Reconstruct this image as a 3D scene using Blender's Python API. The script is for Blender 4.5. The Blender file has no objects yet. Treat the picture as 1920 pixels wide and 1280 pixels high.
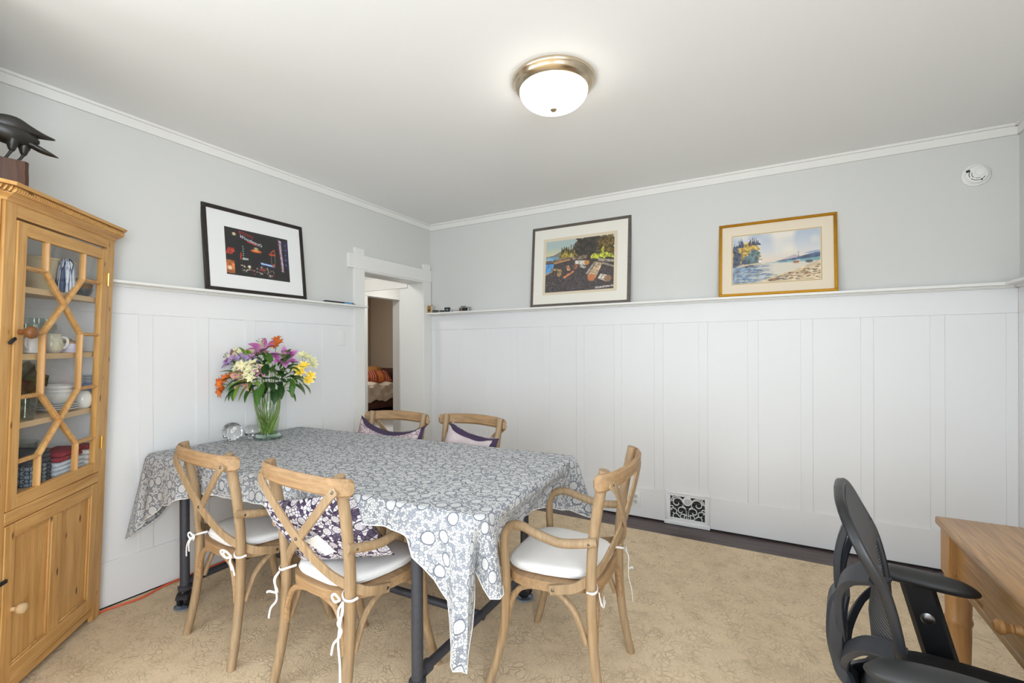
import bpy, bmesh, math, random
import numpy as np
from math import sin, cos, pi, radians as rad
from mathutils import Vector, Matrix

random.seed(4)
SC = bpy.context.scene
COL = SC.collection

# ------------------------------------------------------------------ camera
YAW, ROLL = 0.511749, -0.003197
cam = bpy.data.cameras.new('camera'); cam_o = bpy.data.objects.new('camera', cam); COL.objects.link(cam_o)
cam.sensor_fit = 'HORIZONTAL'; cam.sensor_width = 36.0; cam.lens = 16.0
cam.shift_y = 14.4 / 1920; cam.clip_start = 0.02
_f = Vector((-sin(YAW), cos(YAW), 0)); _r = Vector((cos(YAW), sin(YAW), 0)); _u = Vector((0, 0, 1))
_r2 = cos(ROLL) * _r + sin(ROLL) * _u; _u2 = -sin(ROLL) * _r + cos(ROLL) * _u
cam_o.matrix_world = Matrix(((_r2.x, _u2.x, -_f.x, 3.0795), (_r2.y, _u2.y, -_f.y, -3.7335), (_r2.z, _u2.z, -_f.z, 1.37), (0, 0, 0, 1)))
SC.camera = cam_o

# ------------------------------------------------------------------ exposure, world, window light, added fills
SC.view_settings.view_transform = 'Standard'; SC.view_settings.look = 'None'
SC.view_settings.gamma = 1.0; SC.view_settings.use_curve_mapping = False
SC.view_settings.exposure = 0.0
world = bpy.data.worlds.new('world'); SC.world = world; world.use_nodes = True
_bg = world.node_tree.nodes['Background']; _bg.inputs[0].default_value = (0.80, 0.90, 1.0, 1); _bg.inputs[1].default_value = 2.0

def area(name, loc, target, sx, sy, power, col=(1, 1, 1)):
    l = bpy.data.lights.new(name, 'AREA'); l.shape = 'RECTANGLE'; l.size = sx; l.size_y = sy; l.energy = power; l.color = col
    o = bpy.data.objects.new(name, l); COL.objects.link(o); o.location = loc
    d = Vector(target) - Vector(loc); o.rotation_euler = d.to_track_quat('-Z', 'Y').to_euler()
    return o
# daylight through the front windows (behind the camera); the lamps after it are added fills
DAY = (0.87, 0.94, 1.0)
area('daylight_front_window', (1.9, -6.52, 1.22), (1.9, 0, 0.3), 2.9, 2.3, 24, DAY)
area('ceiling_fill_front', (1.9, -6.55, 1.2), (2.0, -2.6, 2.6), 2.9, 2.2, 34, DAY)  # added fill tilted up to brighten the ceiling, standing in for ground bounce
area('side_ceiling_fill', (4.56, -4.75, 1.62), (1.2, -2.8, 2.66), 1.7, 1.5, 122, DAY)  # added fill at an unseen window, aimed up to lift the ceiling
area('far_left_fill', (-0.42, -5.0, 1.62), (3.6, -2.6, 2.3), 1.7, 1.5, 68, DAY)  # added for more ambient light, its window is invented
area('bedroom_fill', (-5.55, 0.7, 1.6), (-3.0, 2.2, 0.6), 1.1, 1.1, 105, (1.0, 0.95, 0.88))  # unseen source added to brighten the bedroom
area('hall_jamb_fill', (-0.85, -1.0, 2.45), (-0.3, -0.2, 1.0), 0.3, 0.3, 7, (1.0, 0.96, 0.90))  # added lamp without a fixture, brightens the door jamb
area('hall_inner_fill', (-0.80, 0.75, 2.50), (-0.80, 0.75, 0), 0.3, 0.3, 10, (1.0, 0.96, 0.90))  # added lamp without a fixture, lifts the casings deeper in the hall

# ------------------------------------------------------------------ material helpers
def lin(c):
    return tuple((x / 12.92 if x <= 0.04045 else ((x + 0.055) / 1.055) ** 2.4) for x in [v / 255 for v in c])

class NT:
    def __init__(s, name):
        s.m = bpy.data.materials.new(name); s.m.use_nodes = True
        s.t = s.m.node_tree; s.n = s.t.nodes; s.b = s.n['Principled BSDF']
    def node(s, typ, **kw):
        n = s.n.new(typ)
        for k, v in kw.items(): setattr(n, k, v)
        return n
    def link(s, a, b): s.t.links.new(a, b)
    def coord(s, kind='Object', scale=(1, 1, 1), rot=(0, 0, 0)):
        tc = s.node('ShaderNodeTexCoord'); mp = s.node('ShaderNodeMapping')
        mp.inputs['Scale'].default_value = scale; mp.inputs['Rotation'].default_value = rot
        s.link(tc.outputs[kind], mp.inputs[0]); return mp.outputs[0]
    def noise(s, vec, scale, detail=3, rough=0.55, dist=0.0):
        n = s.node('ShaderNodeTexNoise'); n.inputs['Scale'].default_value = scale; n.inputs['Detail'].default_value = detail
        n.inputs['Roughness'].default_value = rough; n.inputs['Distortion'].default_value = dist
        if vec is not None: s.link(vec, n.inputs['Vector'])
        return n.outputs['Fac']
    def voro(s, vec, scale, feature='F1', rnd=1.0, dim='3D', out='Distance', metric=None):
        n = s.node('ShaderNodeTexVoronoi'); n.voronoi_dimensions = dim; n.feature = feature
        n.inputs['Scale'].default_value = scale; n.inputs['Randomness'].default_value = rnd
        s.link(vec, n.inputs['Vector']); return n.outputs[out]
    def ramp(s, fac, stops, interp='LINEAR'):
        r = s.node('ShaderNodeValToRGB'); r.color_ramp.interpolation = interp
        el = r.color_ramp.elements
        while len(el) < len(stops): el.new(0.5)
        for e, (p, c) in zip(el, stops):
            e.position = p; e.color = (c, c, c, 1) if isinstance(c, (int, float)) else tuple(c) + (1,)
        s.link(fac, r.inputs[0]); return r.outputs[0]
    def mix(s, fac, a, b, mode='MIX'):
        n = s.node('ShaderNodeMix'); n.data_type = 'RGBA'; n.blend_type = mode
        if isinstance(fac, (int, float)): n.inputs[0].default_value = fac
        else: s.link(fac, n.inputs[0])
        for v, i in ((a, 6), (b, 7)):
            if isinstance(v, tuple): n.inputs[i].default_value = v + (1,) if len(v) == 3 else v
            else: s.link(v, n.inputs[i])
        return n.outputs[2]
    def math(s, op, a, b=0.0):
        n = s.node('ShaderNodeMath', operation=op)
        for v, i in ((a, 0), (b, 1)):
            if isinstance(v, (int, float)): n.inputs[i].default_value = v
            else: s.link(v, n.inputs[i])
        return n.outputs[0]
    def bump(s, h, strength, dist):
        n = s.node('ShaderNodeBump'); n.inputs['Strength'].default_value = strength; n.inputs['Distance'].default_value = dist
        s.link(h, n.inputs['Height']); s.link(n.outputs[0], s.b.inputs['Normal'])
    def color(s, c):
        if isinstance(c, tuple): s.b.inputs['Base Color'].default_value = c + (1,)
        else: s.link(c, s.b.inputs['Base Color'])
    def set(s, **kw):
        for k, v in kw.items(): s.b.inputs[k].default_value = v
        return s

def plain(name, rgb, rough=0.5, metal=0.0, var=0.06, scale=9.0, bump=0.0, **kw):
    n = NT(name); v = n.coord(); f = n.noise(v, scale, 4)
    a = lin(rgb); n.color(n.mix(f, tuple(x * (1 - var) for x in a), tuple(min(1, x * (1 + var)) for x in a)))
    n.set(Roughness=rough, Metallic=metal)
    if bump: n.bump(n.noise(v, scale * 25, 3), bump, 0.001)
    for k, x in kw.items(): n.b.inputs[k.replace('_', ' ')].default_value = x
    return n.m

def wood(name, c_lo, c_hi, axis='z', rough=0.55, grain=26.0, knots=None, stretch=14.0, bump=0.12, grey=None, amt=0.5):
    n = NT(name)
    sc = {'x': (1, stretch, stretch), 'y': (stretch, 1, stretch), 'z': (stretch, stretch, 1)}[axis]
    v = n.coord('Object', sc); g = n.noise(v, grain / stretch * 1.3, 5, 0.6, 0.6)
    col = n.mix(n.ramp(g, [(0.3, 0.0), (0.7, 1.0)]), lin(c_lo), lin(c_hi))
    v2 = n.coord('Object'); big = n.noise(v2, 3.1, 2)
    col = n.mix(n.math('MULTIPLY', n.ramp(big, [(0.35, 0.0), (0.75, 1.0)]), amt), col, lin(grey or c_lo))
    if knots:
        sk = {'x': (1, 3.0, 3.0), 'y': (3.0, 1, 3.0), 'z': (3.0, 3.0, 1)}[axis]
        kv = n.voro(n.coord('Object', sk), 6.5)
        col = n.mix(n.ramp(kv, [(0.0, 0.95), (0.09, 0.8), (0.14, 0.0)]), col, lin(knots))
    n.color(col); n.set(Roughness=rough)
    n.bump(g, bump, 0.002)
    return n.m

def glass(name, col=(1, 1, 1), ior=1.45, rough=0.0, shadow=True):
    n = NT(name); n.color(col); n.set(Roughness=rough, IOR=ior); n.b.inputs['Transmission Weight'].default_value = 1.0
    return n.m

M = {}
M['wainscot'] = plain('white_gloss_paint', (234, 234, 235), 0.38, var=0.012, scale=3.0)
M['wall'] = plain('grey_wall_paint', (214, 214, 211), 0.75, var=0.015, scale=2.0)
M['ceiling'] = plain('ceiling_paint', (240, 241, 241), 0.85, var=0.015, scale=1.2)
M['trim'] = plain('white_trim_paint', (234, 233, 229), 0.4, var=0.012, scale=3.0)
M['bed_wall'] = plain('tan_wall_paint', (176, 160, 140), 0.8, var=0.03, scale=2.0)
M['plank'] = wood('dark_oak_board', (52, 38, 38), (98, 82, 80), 'x', 0.35, grain=60, stretch=22, amt=0.3, grey=(84, 66, 60))
M['chair_wood'] = wood('weathered_oak_z', (140, 112, 80), (180, 150, 112), 'z', 0.55, grain=60, amt=0.45, grey=(160, 142, 118), bump=0.2)
M['chair_wood_x'] = wood('weathered_oak_x', (144, 112, 76), (184, 146, 104), 'x', 0.55, grain=60, amt=0.45, grey=(166, 146, 120), bump=0.2)
M['pine'] = wood('old_pine_z', (190, 138, 74), (226, 180, 114), 'z', 0.42, grain=34, knots=(70, 38, 18), amt=0.35, grey=(184, 134, 74))
M['pine_x'] = wood('old_pine_x', (190, 138, 74), (226, 180, 114), 'x', 0.42, grain=34, knots=(70, 38, 18), amt=0.35, grey=(184, 134, 74))
M['pine_muntin'] = wood('old_pine_muntin', (184, 132, 76), (216, 172, 112), 'z', 0.4, grain=40, amt=0.2)
M['pine_pale'] = plain('pale_shelf_wood', (208, 178, 136), 0.6, var=0.08, scale=12)
M['desk'] = wood('desk_pine_y', (132, 94, 52), (198, 152, 92), 'y', 0.34, grain=90, stretch=24, amt=0.5, grey=(158, 114, 64), bump=0.25)
M['desk_z'] = wood('desk_pine_z', (150, 108, 62), (192, 146, 92), 'z', 0.4, grain=40, amt=0.4)
M['linen'] = plain('white_linen', (240, 238, 236), 0.9, var=0.05, scale=14, bump=0.3)
M['black_pipe'] = plain('black_iron_pipe', (78, 80, 88), 0.5, metal=0.55, var=0.25, scale=60, bump=0.4)
M['black_plastic'] = plain('black_plastic', (26, 27, 31), 0.42, var=0.2, scale=20, bump=0.05)
M['black_satin'] = plain('black_satin_plastic', (46, 49, 56), 0.4, var=0.12, scale=14)
M['rubber'] = plain('soft_black_armpad', (40, 40, 41), 0.5, var=0.1, scale=20)
M['black_cloth'] = plain('black_seat_fabric', (20, 20, 23), 0.95, var=0.3, scale=200, bump=0.4)
M['steel'] = plain('steel', (170, 170, 170), 0.3, metal=1.0, var=0.08, scale=20)
M['rivet'] = plain('rivet_steel', (120, 112, 104), 0.35, metal=1.0)
M['brass'] = plain('brass', (214, 176, 96), 0.3, metal=1.0)
M['white_plastic'] = plain('white_plastic', (236, 236, 234), 0.4, var=0.01)
M['grey_plastic'] = plain('grey_socket', (196, 199, 198), 0.4, var=0.02)
M['dark'] = plain('dark_void', (24, 24, 26), 0.7, var=0.1)
M['iron_white'] = plain('white_enamel_iron', (238, 238, 240), 0.35, var=0.01)
M['duct'] = plain('duct_grey', (92, 94, 98), 0.5, metal=0.5)
M['crow'] = plain('blackened_carved_wood', (34, 31, 28), 0.38, var=0.3, scale=30)
M['block'] = wood('dark_block_wood', (52, 28, 14), (96, 58, 32), 'z', 0.5, grain=30)
M['cord'] = plain('orange_cord', (224, 96, 58), 0.45, var=0.05)
M['clear_cup'] = plain('blue_grey_caster_cup', (116, 126, 138), 0.25, var=0.1)
M['nickel'] = plain('brushed_nickel', (206, 190, 166), 0.24, metal=1.0, var=0.06, scale=40)
M['water_glass'] = glass('clear_glass', (0.97, 0.99, 0.97), 1.45)
M['pane'] = glass('cabinet_pane_glass', (1, 1, 1), 1.02)

n = NT('lamp_dome'); n.color((0.95, 0.93, 0.9)); n.b.inputs['Emission Color'].default_value = (1.0, 0.95, 0.87, 1); n.b.inputs['Emission Strength'].default_value = 9.0
M['lamp'] = n.m

# carpet: scrolling vein pattern, looped pile
n = NT('patterned_carpet'); v = n.coord('Object')
warp = n.node('ShaderNodeTexNoise'); warp.inputs['Scale'].default_value = 6.5; warp.inputs['Detail'].default_value = 3; n.link(v, warp.inputs[0])
add = n.node('ShaderNodeVectorMath', operation='MULTIPLY_ADD'); n.link(warp.outputs['Color'], add.inputs[0]); add.inputs[1].default_value = (0.15, 0.15, 0); n.link(v, add.inputs[2])
e1 = n.voro(add.outputs[0], 40, 'DISTANCE_TO_EDGE'); e2 = n.voro(add.outputs[0], 74, 'DISTANCE_TO_EDGE')
w1 = n.ramp(e1, [(0.0, 1.0), (0.05, 0.65), (0.12, 0.0)]); w2 = n.ramp(e2, [(0.0, 0.8), (0.05, 0.4), (0.10, 0.0)])
br = n.ramp(n.noise(v, 7, 2), [(0.42, 0.0), (0.62, 1.0)])
vein = n.math('MAXIMUM', n.math('MULTIPLY', w1, n.ramp(n.noise(v, 11, 2), [(0.4, 0.15), (0.6, 1.0)])), n.math('MULTIPLY', w2, br))
pile = n.noise(v, 420, 2, 0.7); big = n.noise(v, 1.6, 3); mid = n.noise(v, 9, 4, 0.65)
base = n.mix(pile, lin((216, 184, 146)), lin((255, 238, 206)))
base = n.mix(n.ramp(big, [(0.35, 0.0), (0.7, 0.5)]), base, lin((222, 200, 168)))
base = n.mix(n.ramp(mid, [(0.5, 0.0), (0.75, 0.45)]), base, lin((190, 168, 134)))
base = n.mix(n.math('MULTIPLY', vein, 0.34), base, lin((104, 80, 50)))
n.color(base); n.set(Roughness=1.0); n.b.inputs['Specular IOR Level'].default_value = 0.1
n.bump(n.math('SUBTRACT', pile, n.math('MULTIPLY', vein, 0.9)), 0.5, 0.005)
M['carpet'] = n.m

def floral(name, ground, line, flower, big_scale=8.0, small=46.0, kind='UV', contrast=1.0):
    """block printed floral: outlined small leaves plus big round blossoms"""
    n = NT(name); v = n.coord(kind)
    e = n.voro(v, small, 'DISTANCE_TO_EDGE', 1.0, '2D'); rnd = n.voro(v, small, 'F1', 1.0, '2D', 'Color')
    leaf = n.ramp(e, [(0.0, 0.0), (0.06, 0.0), (0.11, 1.0)])
    sep = n.node('ShaderNodeSeparateColor'); n.link(rnd, sep.inputs[0])
    tone = n.ramp(sep.outputs[0], [(0.0, 0.0), (0.34, 0.12), (0.36, 0.85), (1.0, 1.0)])
    col = n.mix(n.math('MULTIPLY', leaf, tone), ground, flower)
    col = n.mix(n.math('MULTIPLY', n.ramp(e, [(0.0, 1.0), (0.05, 1.0), (0.08, 0.0)]), 0.9), col, line)
    b = n.voro(v, big_scale, 'F1', 0.75, '2D'); ring = n.ramp(b, [(0.0, 1.0), (0.215, 1.0), (0.235, 0.0)]); rim = n.ramp(b, [(0.215, 0.0), (0.235, 1.0), (0.265, 1.0), (0.285, 0.0)])
    b2 = n.ramp(n.voro(v, small * 1.7, 'DISTANCE_TO_EDGE', 1.0, '2D'), [(0.0, 0.3), (0.07, 0.55), (0.16, 1.0)])
    pw = n.voro(v, big_scale * 9, 'DISTANCE_TO_EDGE', .6, '2D'); b2 = n.mix(n.ramp(pw, [(0.0, 0.6), (0.07, 0.4), (0.12, 0.0)]), b2, (0.25, 0.25, 0.25))
    col = n.mix(rim, col, line); col = n.mix(ring, col, n.mix(b2, ground, flower))
    n.color(col); n.set(Roughness=0.85); n.b.inputs['Specular IOR Level'].default_value = 0.25
    n.bump(n.noise(n.coord(kind), 900, 2), 0.1, 0.001)
    return n.m
M['tablecloth'] = floral('grey_block_print_cotton', lin((143, 147, 155)), lin((102, 106, 118)), lin((217, 217, 216)), 11.0, 100.0)
M['purple_print'] = floral('purple_block_print', lin((62, 46, 74)), lin((58, 42, 70)), lin((226, 220, 222)), 14.0, 78.0)
M['mauve_print'] = floral('mauve_block_print', lin((168, 148, 152)), lin((110, 86, 104)), lin((206, 190, 190)), 13.0, 60.0)
M['lilac_stripe'] = plain('lilac_woven', (196, 182, 184), 0.9, var=0.1, scale=40, bump=0.3)
M['purple_cloth'] = plain('dark_purple_cloth', (62, 48, 74), 0.9, var=0.12, scale=50, bump=0.3)

# mesh back of the office chair: fine horizontal ribs
n = NT('ribbed_mesh'); v = n.coord('Object'); w = n.node('ShaderNodeTexWave'); w.bands_direction = 'Z'; w.inputs['Scale'].default_value = 36; n.link(v, w.inputs[0])
n.color(n.mix(w.outputs['Fac'], lin((34, 34, 37)), lin((104, 104, 106)))); n.set(Roughness=0.7); n.bump(w.outputs['Fac'], 0.6, 0.002)
M['mesh_back'] = n.m

# ------------------------------------------------------------------ mesh helpers
def rot2(p, a): return (p[0] * cos(a) - p[1] * sin(a), p[0] * sin(a) + p[1] * cos(a))

def spline(pts, n=8, closed=False):
    P = [Vector(p) for p in pts]; out = []; N = len(P)
    for i in range(N if closed else N - 1):
        p0 = P[(i - 1) % N] if (closed or i > 0) else P[0] * 2 - P[1]
        p1 = P[i]; p2 = P[(i + 1) % N]; p3 = P[(i + 2) % N] if (closed or i + 2 < N) else P[-1] * 2 - P[-2]
        for k in range(n):
            t = k / n
            out.append(0.5 * ((2 * p1) + (p2 - p0) * t + (2 * p0 - 5 * p1 + 4 * p2 - p3) * t * t + (3 * p1 - p0 - 3 * p2 + p3) * t ** 3))
    if not closed: out.append(P[-1].copy())
    return out

def interp(keys, x):
    if x <= keys[0][0]: return keys[0][1]
    for (a, va), (b, vb) in zip(keys, keys[1:]):
        if x <= b:
            t = (x - a) / (b - a) if b > a else 0; t = t * t * (3 - 2 * t)
            return va + (vb - va) * t
    return keys[-1][1]

class MB:
    def __init__(s): s.v = []; s.f = []; s.uv = {}
    def add(s, verts, faces, mx=None):
        o = len(s.v)
        s.v += [tuple(mx @ Vector(v)) if mx is not None else tuple(v) for v in verts]
        s.f += [tuple(i + o for i in f) for f in faces]; return s
    def box(s, x0, x1, y0, y1, z0, z1, b=0.0, seg=1, mx=None):
        bm = bmesh.new(); bmesh.ops.create_cube(bm, size=1)
        for v in bm.verts: v.co = Vector(((x0 + x1) / 2 + v.co.x * (x1 - x0), (y0 + y1) / 2 + v.co.y * (y1 - y0), (z0 + z1) / 2 + v.co.z * (z1 - z0)))
        if b: bmesh.ops.bevel(bm, geom=bm.edges[:], offset=b, segments=seg, affect='EDGES', profile=0.5)
        bm.verts.index_update(); s.add([v.co.copy() for v in bm.verts], [[v.index for v in f.verts] for f in bm.faces], mx); bm.free(); return s
    def sweep(s, pts, sec, up=None, scale=None, closed=False, caps=True, mx=None):
        P = [Vector(p) for p in pts]; N = len(P); k = len(sec); V = []; F = []; prev = None
        for i, p in enumerate(P):
            t = (P[(i + 1) % N] - P[i - 1]) if (closed or 0 < i < N - 1) else (P[1] - P[0] if i == 0 else P[-1] - P[-2])
            if t.length < 1e-9: t = Vector((0, 0, 1))
            t.normalize()
            if up is not None:
                u = up[i] if isinstance(up, list) else up
                b = Vector(u) - t * t.dot(Vector(u))
            elif prev is None:
                b = Vector((0, 0, 1)) if abs(t.z) < 0.9 else Vector((1, 0, 0)); b = b - t * t.dot(b)
            else: b = prev - t * t.dot(prev)
            b.normalize(); prev = b; a = b.cross(t)
            sc = scale[i] if scale is not None else 1.0
            if not isinstance(sc, (tuple, list)): sc = (sc, sc)
            V += [p + a * (x * sc[0]) + b * (y * sc[1]) for x, y in sec]
        for i in range(N if closed else N - 1):
            j = (i + 1) % N
            for q in range(k): r = (q + 1) % k; F.append((i * k + q, i * k + r, j * k + r, j * k + q))
        if caps and not closed: F.append(tuple(range(k - 1, -1, -1))); F.append(tuple((N - 1) * k + q for q in range(k)))
        return s.add(V, F, mx)
    def tube(s, pts, r, n=10, closed=False, mx=None, up=None, flat=1.0):
        sec = [(cos(2 * pi * i / n), sin(2 * pi * i / n) * flat) for i in range(n)]
        sc = r if isinstance(r, list) else [r] * len(pts)
        return s.sweep(pts, sec, up, sc, closed, True, mx)
    def lathe(s, prof, n=28, at=(0, 0, 0), mx=None, a0=0.0, wob=None):
        V = []; F = []; m = len(prof)
        for i in range(n):
            a = a0 + 2 * pi * i / n
            for (r, z) in prof:
                w = 1 + (wob(a, z) if wob else 0)
                V.append((at[0] + r * w * cos(a), at[1] + r * w * sin(a), at[2] + z))
        for i in range(n):
            j = (i + 1) % n
            for q in range(m - 1):
                F.append((i * m + q, j * m + q, j * m + q + 1, i * m + q + 1))
        if prof[0][0] > 1e-6: F.append(tuple(i * m for i in range(n - 1, -1, -1)))
        if prof[-1][0] > 1e-6: F.append(tuple(i * m + m - 1 for i in range(n)))
        return s.add(V, F, mx)
    def prism(s, poly, z0, z1, mx=None):
        k = len(poly); V = [(x, y, z0) for x, y in poly] + [(x, y, z1) for x, y in poly]
        F = [tuple(range(k - 1, -1, -1)), tuple(range(k, 2 * k))] + [(i, (i + 1) % k, k + (i + 1) % k, k + i) for i in range(k)]
        return s.add(V, F, mx)
    def grid(s, fn, nu, nv, closed_u=False, mx=None):
        V = [fn(i / (nu if closed_u else nu - 1), j / (nv - 1)) for i in range(nu) for j in range(nv)]
        F = []
        for i in range(nu if closed_u else nu - 1):
            k = (i + 1) % nu
            for j in range(nv - 1): F.append((i * nv + j, k * nv + j, k * nv + j + 1, i * nv + j + 1))
        return s.add(V, F, mx)
    def ball(s, c, r, n=16, m=10, mx=None):
        rx, ry, rz = (r, r, r) if isinstance(r, (int, float)) else r
        return s.lathe([(max(1e-7, sin(pi * j / m)), -cos(pi * j / m)) for j in range(m + 1)], n, mx=(mx or Matrix()) @ Matrix.Translation(c) @ Matrix.Diagonal((rx, ry, rz, 1)))
    def build(s, name, mat, parent=None, ang=38, uv=None, flat=False, weld=True):
        me = bpy.data.meshes.new(name); me.from_pydata(s.v, [], s.f)
        bm = bmesh.new(); bm.from_mesh(me)
        if weld: bmesh.ops.remove_doubles(bm, verts=bm.verts, dist=1e-6)
        bmesh.ops.recalc_face_normals(bm, faces=bm.faces); bm.to_mesh(me); bm.free()
        if not flat:
            me.shade_smooth(); me.set_sharp_from_angle(angle=rad(ang))
        o = bpy.data.objects.new(name, me); COL.objects.link(o)
        if mat is not None: me.materials.append(mat)
        if parent is not None: o.parent = parent
        return o

RR = lambda w, h, r=0.3: [(w / 2 * x, h / 2 * y) for x, y in ((-1, -1 + r), (-1, 1 - r), (-1 + r * h / w, 1), (1 - r * h / w, 1), (1, 1 - r), (1, -1 + r), (1 - r * h / w, -1), (-1 + r * h / w, -1))]

def tag(o, label, cat, group=None):
    o['label'] = label; o['category'] = cat
    if group: o['group'] = group
    return o
def thing(name, label, cat, loc=(0, 0, 0), rotz=0.0, group=None):
    o = bpy.data.objects.new(name, None); COL.objects.link(o); o.empty_display_size = 0.05
    o.location = loc; o.rotation_euler = (0, 0, rotz); return tag(o, label, cat, group)
def struct(name, parent=None):
    o = bpy.data.objects.new(name, None); COL.objects.link(o); o['kind'] = 'structure'
    if parent: o.parent = parent
    return o
def S(o): o['kind'] = 'structure'; return o
def dup(root, loc, rotz, label, group=None):
    r = root.copy(); COL.objects.link(r); r.location = loc; r.rotation_euler = (0, 0, rotz); r['label'] = label
    if group: r['group'] = group
    for ch in root.children:
        c = ch.copy(); COL.objects.link(c); c.parent = r
        for g in ch.children:
            d = g.copy(); COL.objects.link(d); d.parent = c
    return r
def box(name, mat, parent, *a, b=0.0, seg=1): return MB().box(*a, b=b, seg=seg).build(name, mat, parent)

# ================================================================== ROOM
CH = 2.668      # ceiling height
XW = 4.352      # right wall
SY = -3.31      # short wall stub behind the corner cabinet
FY = -6.40      # front wall with the windows
# floor: dark boards, carpet over most of it
floor = S(box('floor', M['plank'], None, -5.6, XW + 0.2, FY - 0.2, 4.5, -0.08, -0.012))
pm = None
rows = 5
for r_ in range(rows):
    y1 = -0.003 - r_ * 0.0635; x = 0.02 - (r_ * 0.37) % 0.8
    while x < XW:
        L = 1.1 + ((r_ * 7 + int(x * 10)) % 5) * 0.16
        x0, x1 = max(x, 0.0), min(x + L, XW)
        if x1 - x0 > 0.05:
            box('plank', M['plank'], floor, x0 + .0006, x1 - .0006, y1 - 0.0625, y1, -0.0125, 0.0 - 0.0004 * (r_ % 2), b=0.0008)
        x += L
for k in range(11):
    for q in range(2):
        box('plank', M['plank'], floor, -5.0 + q * 2.41, -2.592 + q * 2.41, -1.4 + k * 0.5, -0.902 + k * 0.5, -0.0125, 0.0, b=0.001)

carpet = MB(); NXC, NYC = 60, 60
carpet.box(0.012, XW - 0.06, FY + 0.05, -0.262, -0.0119, 0.004, b=0.003)
tag(carpet.build('carpet', M['carpet'], None), 'large tan carpet with brown scroll pattern covering the dark boards', 'carpet')

ceiling = S(box('ceiling', M['ceiling'], None, -0.4, XW + 0.2, FY - 0.2, 0.2, CH, CH + 0.1))

# --- left wall (with the doorway) and back wall
DY0, DY1, DZ = -0.905, -0.128, 2.052
wl = S(MB().box(-0.18, 0, SY - 0.2, DY0, 0, CH).box(-0.18, 0, DY1, 0.18, 0, CH).box(-0.18, 0, DY0, DY1, DZ, CH).build('wall_left', M['wall'], None))
wb = S(MB().box(0, XW + 0.18, 0, 0.18, 0, CH).build('wall_back', M['wall'], None))
wr = S(MB().box(XW, XW + 0.18, -3.85, 0, 0, CH).box(XW, XW + 0.18, FY - 0.18, -5.65, 0, CH).box(XW, XW + 0.18, -5.65, -3.85, 0, 0.85).box(XW, XW + 0.18, -5.65, -3.85, 2.4, CH).build('wall_right', M['wall'], None))
S(MB().box(0, 0.70, SY - 0.13, SY, 0, CH).build('wall_front', M['wall'], None))
wf = S(MB().box(-0.2, 0.4, FY - 0.18, FY, 0, CH).box(3.4, XW, FY - 0.18, FY, 0, CH).box(0.4, 3.4, FY - 0.18, FY, 0, 0.06).box(0.4, 3.4, FY - 0.18, FY, 2.45, CH).build('wall_front_far', M['wall'], None))
S(MB().box(-0.38, -0.2, -4.1, SY - 0.13, 0, CH).box(-0.38, -0.2, FY - 0.18, -5.9, 0, CH).box(-0.38, -0.2, -5.9, -4.1, 0, .85).box(-0.38, -0.2, -5.9, -4.1, 2.4, CH).box(-0.21, 0.004, SY - 0.215, SY - 0.125, 0, CH).build('wall_left_far', M['wall'], None))
def window(name, hor, a0, a1, z0, z1, at, depth):
    w = struct(name); m = MB(); g = MB()
    def bb(u0, u1, w0, w1, t0, t1, mb):
        if hor: mb.box(u0, u1, at + t0, at + t1, w0, w1)
        else: mb.box(at + t0, at + t1, u0, u1, w0, w1)
    n_ = 3
    for i in range(n_ + 1):
        u = a0 + (a1 - a0) * i / n_; bb(max(a0, u - .03), min(a1, u + .03), z0, z1, 0, depth, m)
    for z in (z0 + .03, (z0 + z1) / 2, z1 - .03): bb(a0, a1, z - .03, z + .03, 0, depth, m)
    m.build('window_frame', M['trim'], w)
    return w
window('window_1', True, 0.4, 3.4, 0.06, 2.45, FY - 0.1, 0.04)
window('added_window_2', False, -5.65, -3.85, 0.85, 2.4, XW + 0.06, 0.04)  # unseen window, added for the side fill

window('added_window_4', False, -5.9, -4.1, 0.85, 2.4, -0.33, 0.04)  # unseen window, made up for the far left fill
# wainscot: rails, stiles, panels
T = 0.010
def wains_B(x0, x1, z0, z1, d, name, par, b=0.0015): return box(name, M['wainscot'], par, x0, x1, -d, 0.0, z0, z1, b=b)
def wains_A(y0, y1, z0, z1, d, name, par, b=0.0015): return box(name, M['wainscot'], par, 0.0, d, y0, y1, z0, z1, b=b)
ZB, ZP, ZS = 0.245, 1.571, 1.7165
B_PAN = [(0.067, 0.358), (0.394, 0.649), (0.72, 0.983), (1.046, 1.305), (1.379, 1.628), (1.702, 1.963), (2.027, 2.289), (2.359, 2.62), (2.684, 2.952), (3.021, 3.279), (3.349, 3.612), (3.679, 3.956), (4.025, 4.292)]
A_PAN = [(-2.823, -2.535), (-2.467, -2.242), (-2.169, -1.938), (-1.869, -1.64), (-1.567, -1.329), (-1.261, -1.012)]
BXR = XW - 0.009
# panels (recessed boards)
for (a, c) in B_PAN: wains_B(a - .004, c + .004, ZB - .005, ZP + .005, 0.0045, 'panel', wb, 0.0)
e = 0.004
for i in range(len(B_PAN) + 1):
    a = e if i == 0 else B_PAN[i - 1][1]; c = BXR if i == len(B_PAN) else B_PAN[i][0]
    wains_B(a, c, ZB, ZP, T, 'stile', wb)
wains_B(e, BXR, ZP, ZS, T, 'top_rail', wb)
for (a, c) in A_PAN: wains_A(a - .004, c + .004, ZB - .005, ZP + .005, 0.0045, 'panel', wl, 0.0)
for i in range(len(A_PAN)):
    a = SY if i == 0 else A_PAN[i - 1][1]; c = A_PAN[i][0]
    wains_A(a, c, ZB, ZP, T, 'stile', wl)

wains_A(SY, -1.012, ZP, ZS, T, 'top_rail', wl)
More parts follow.
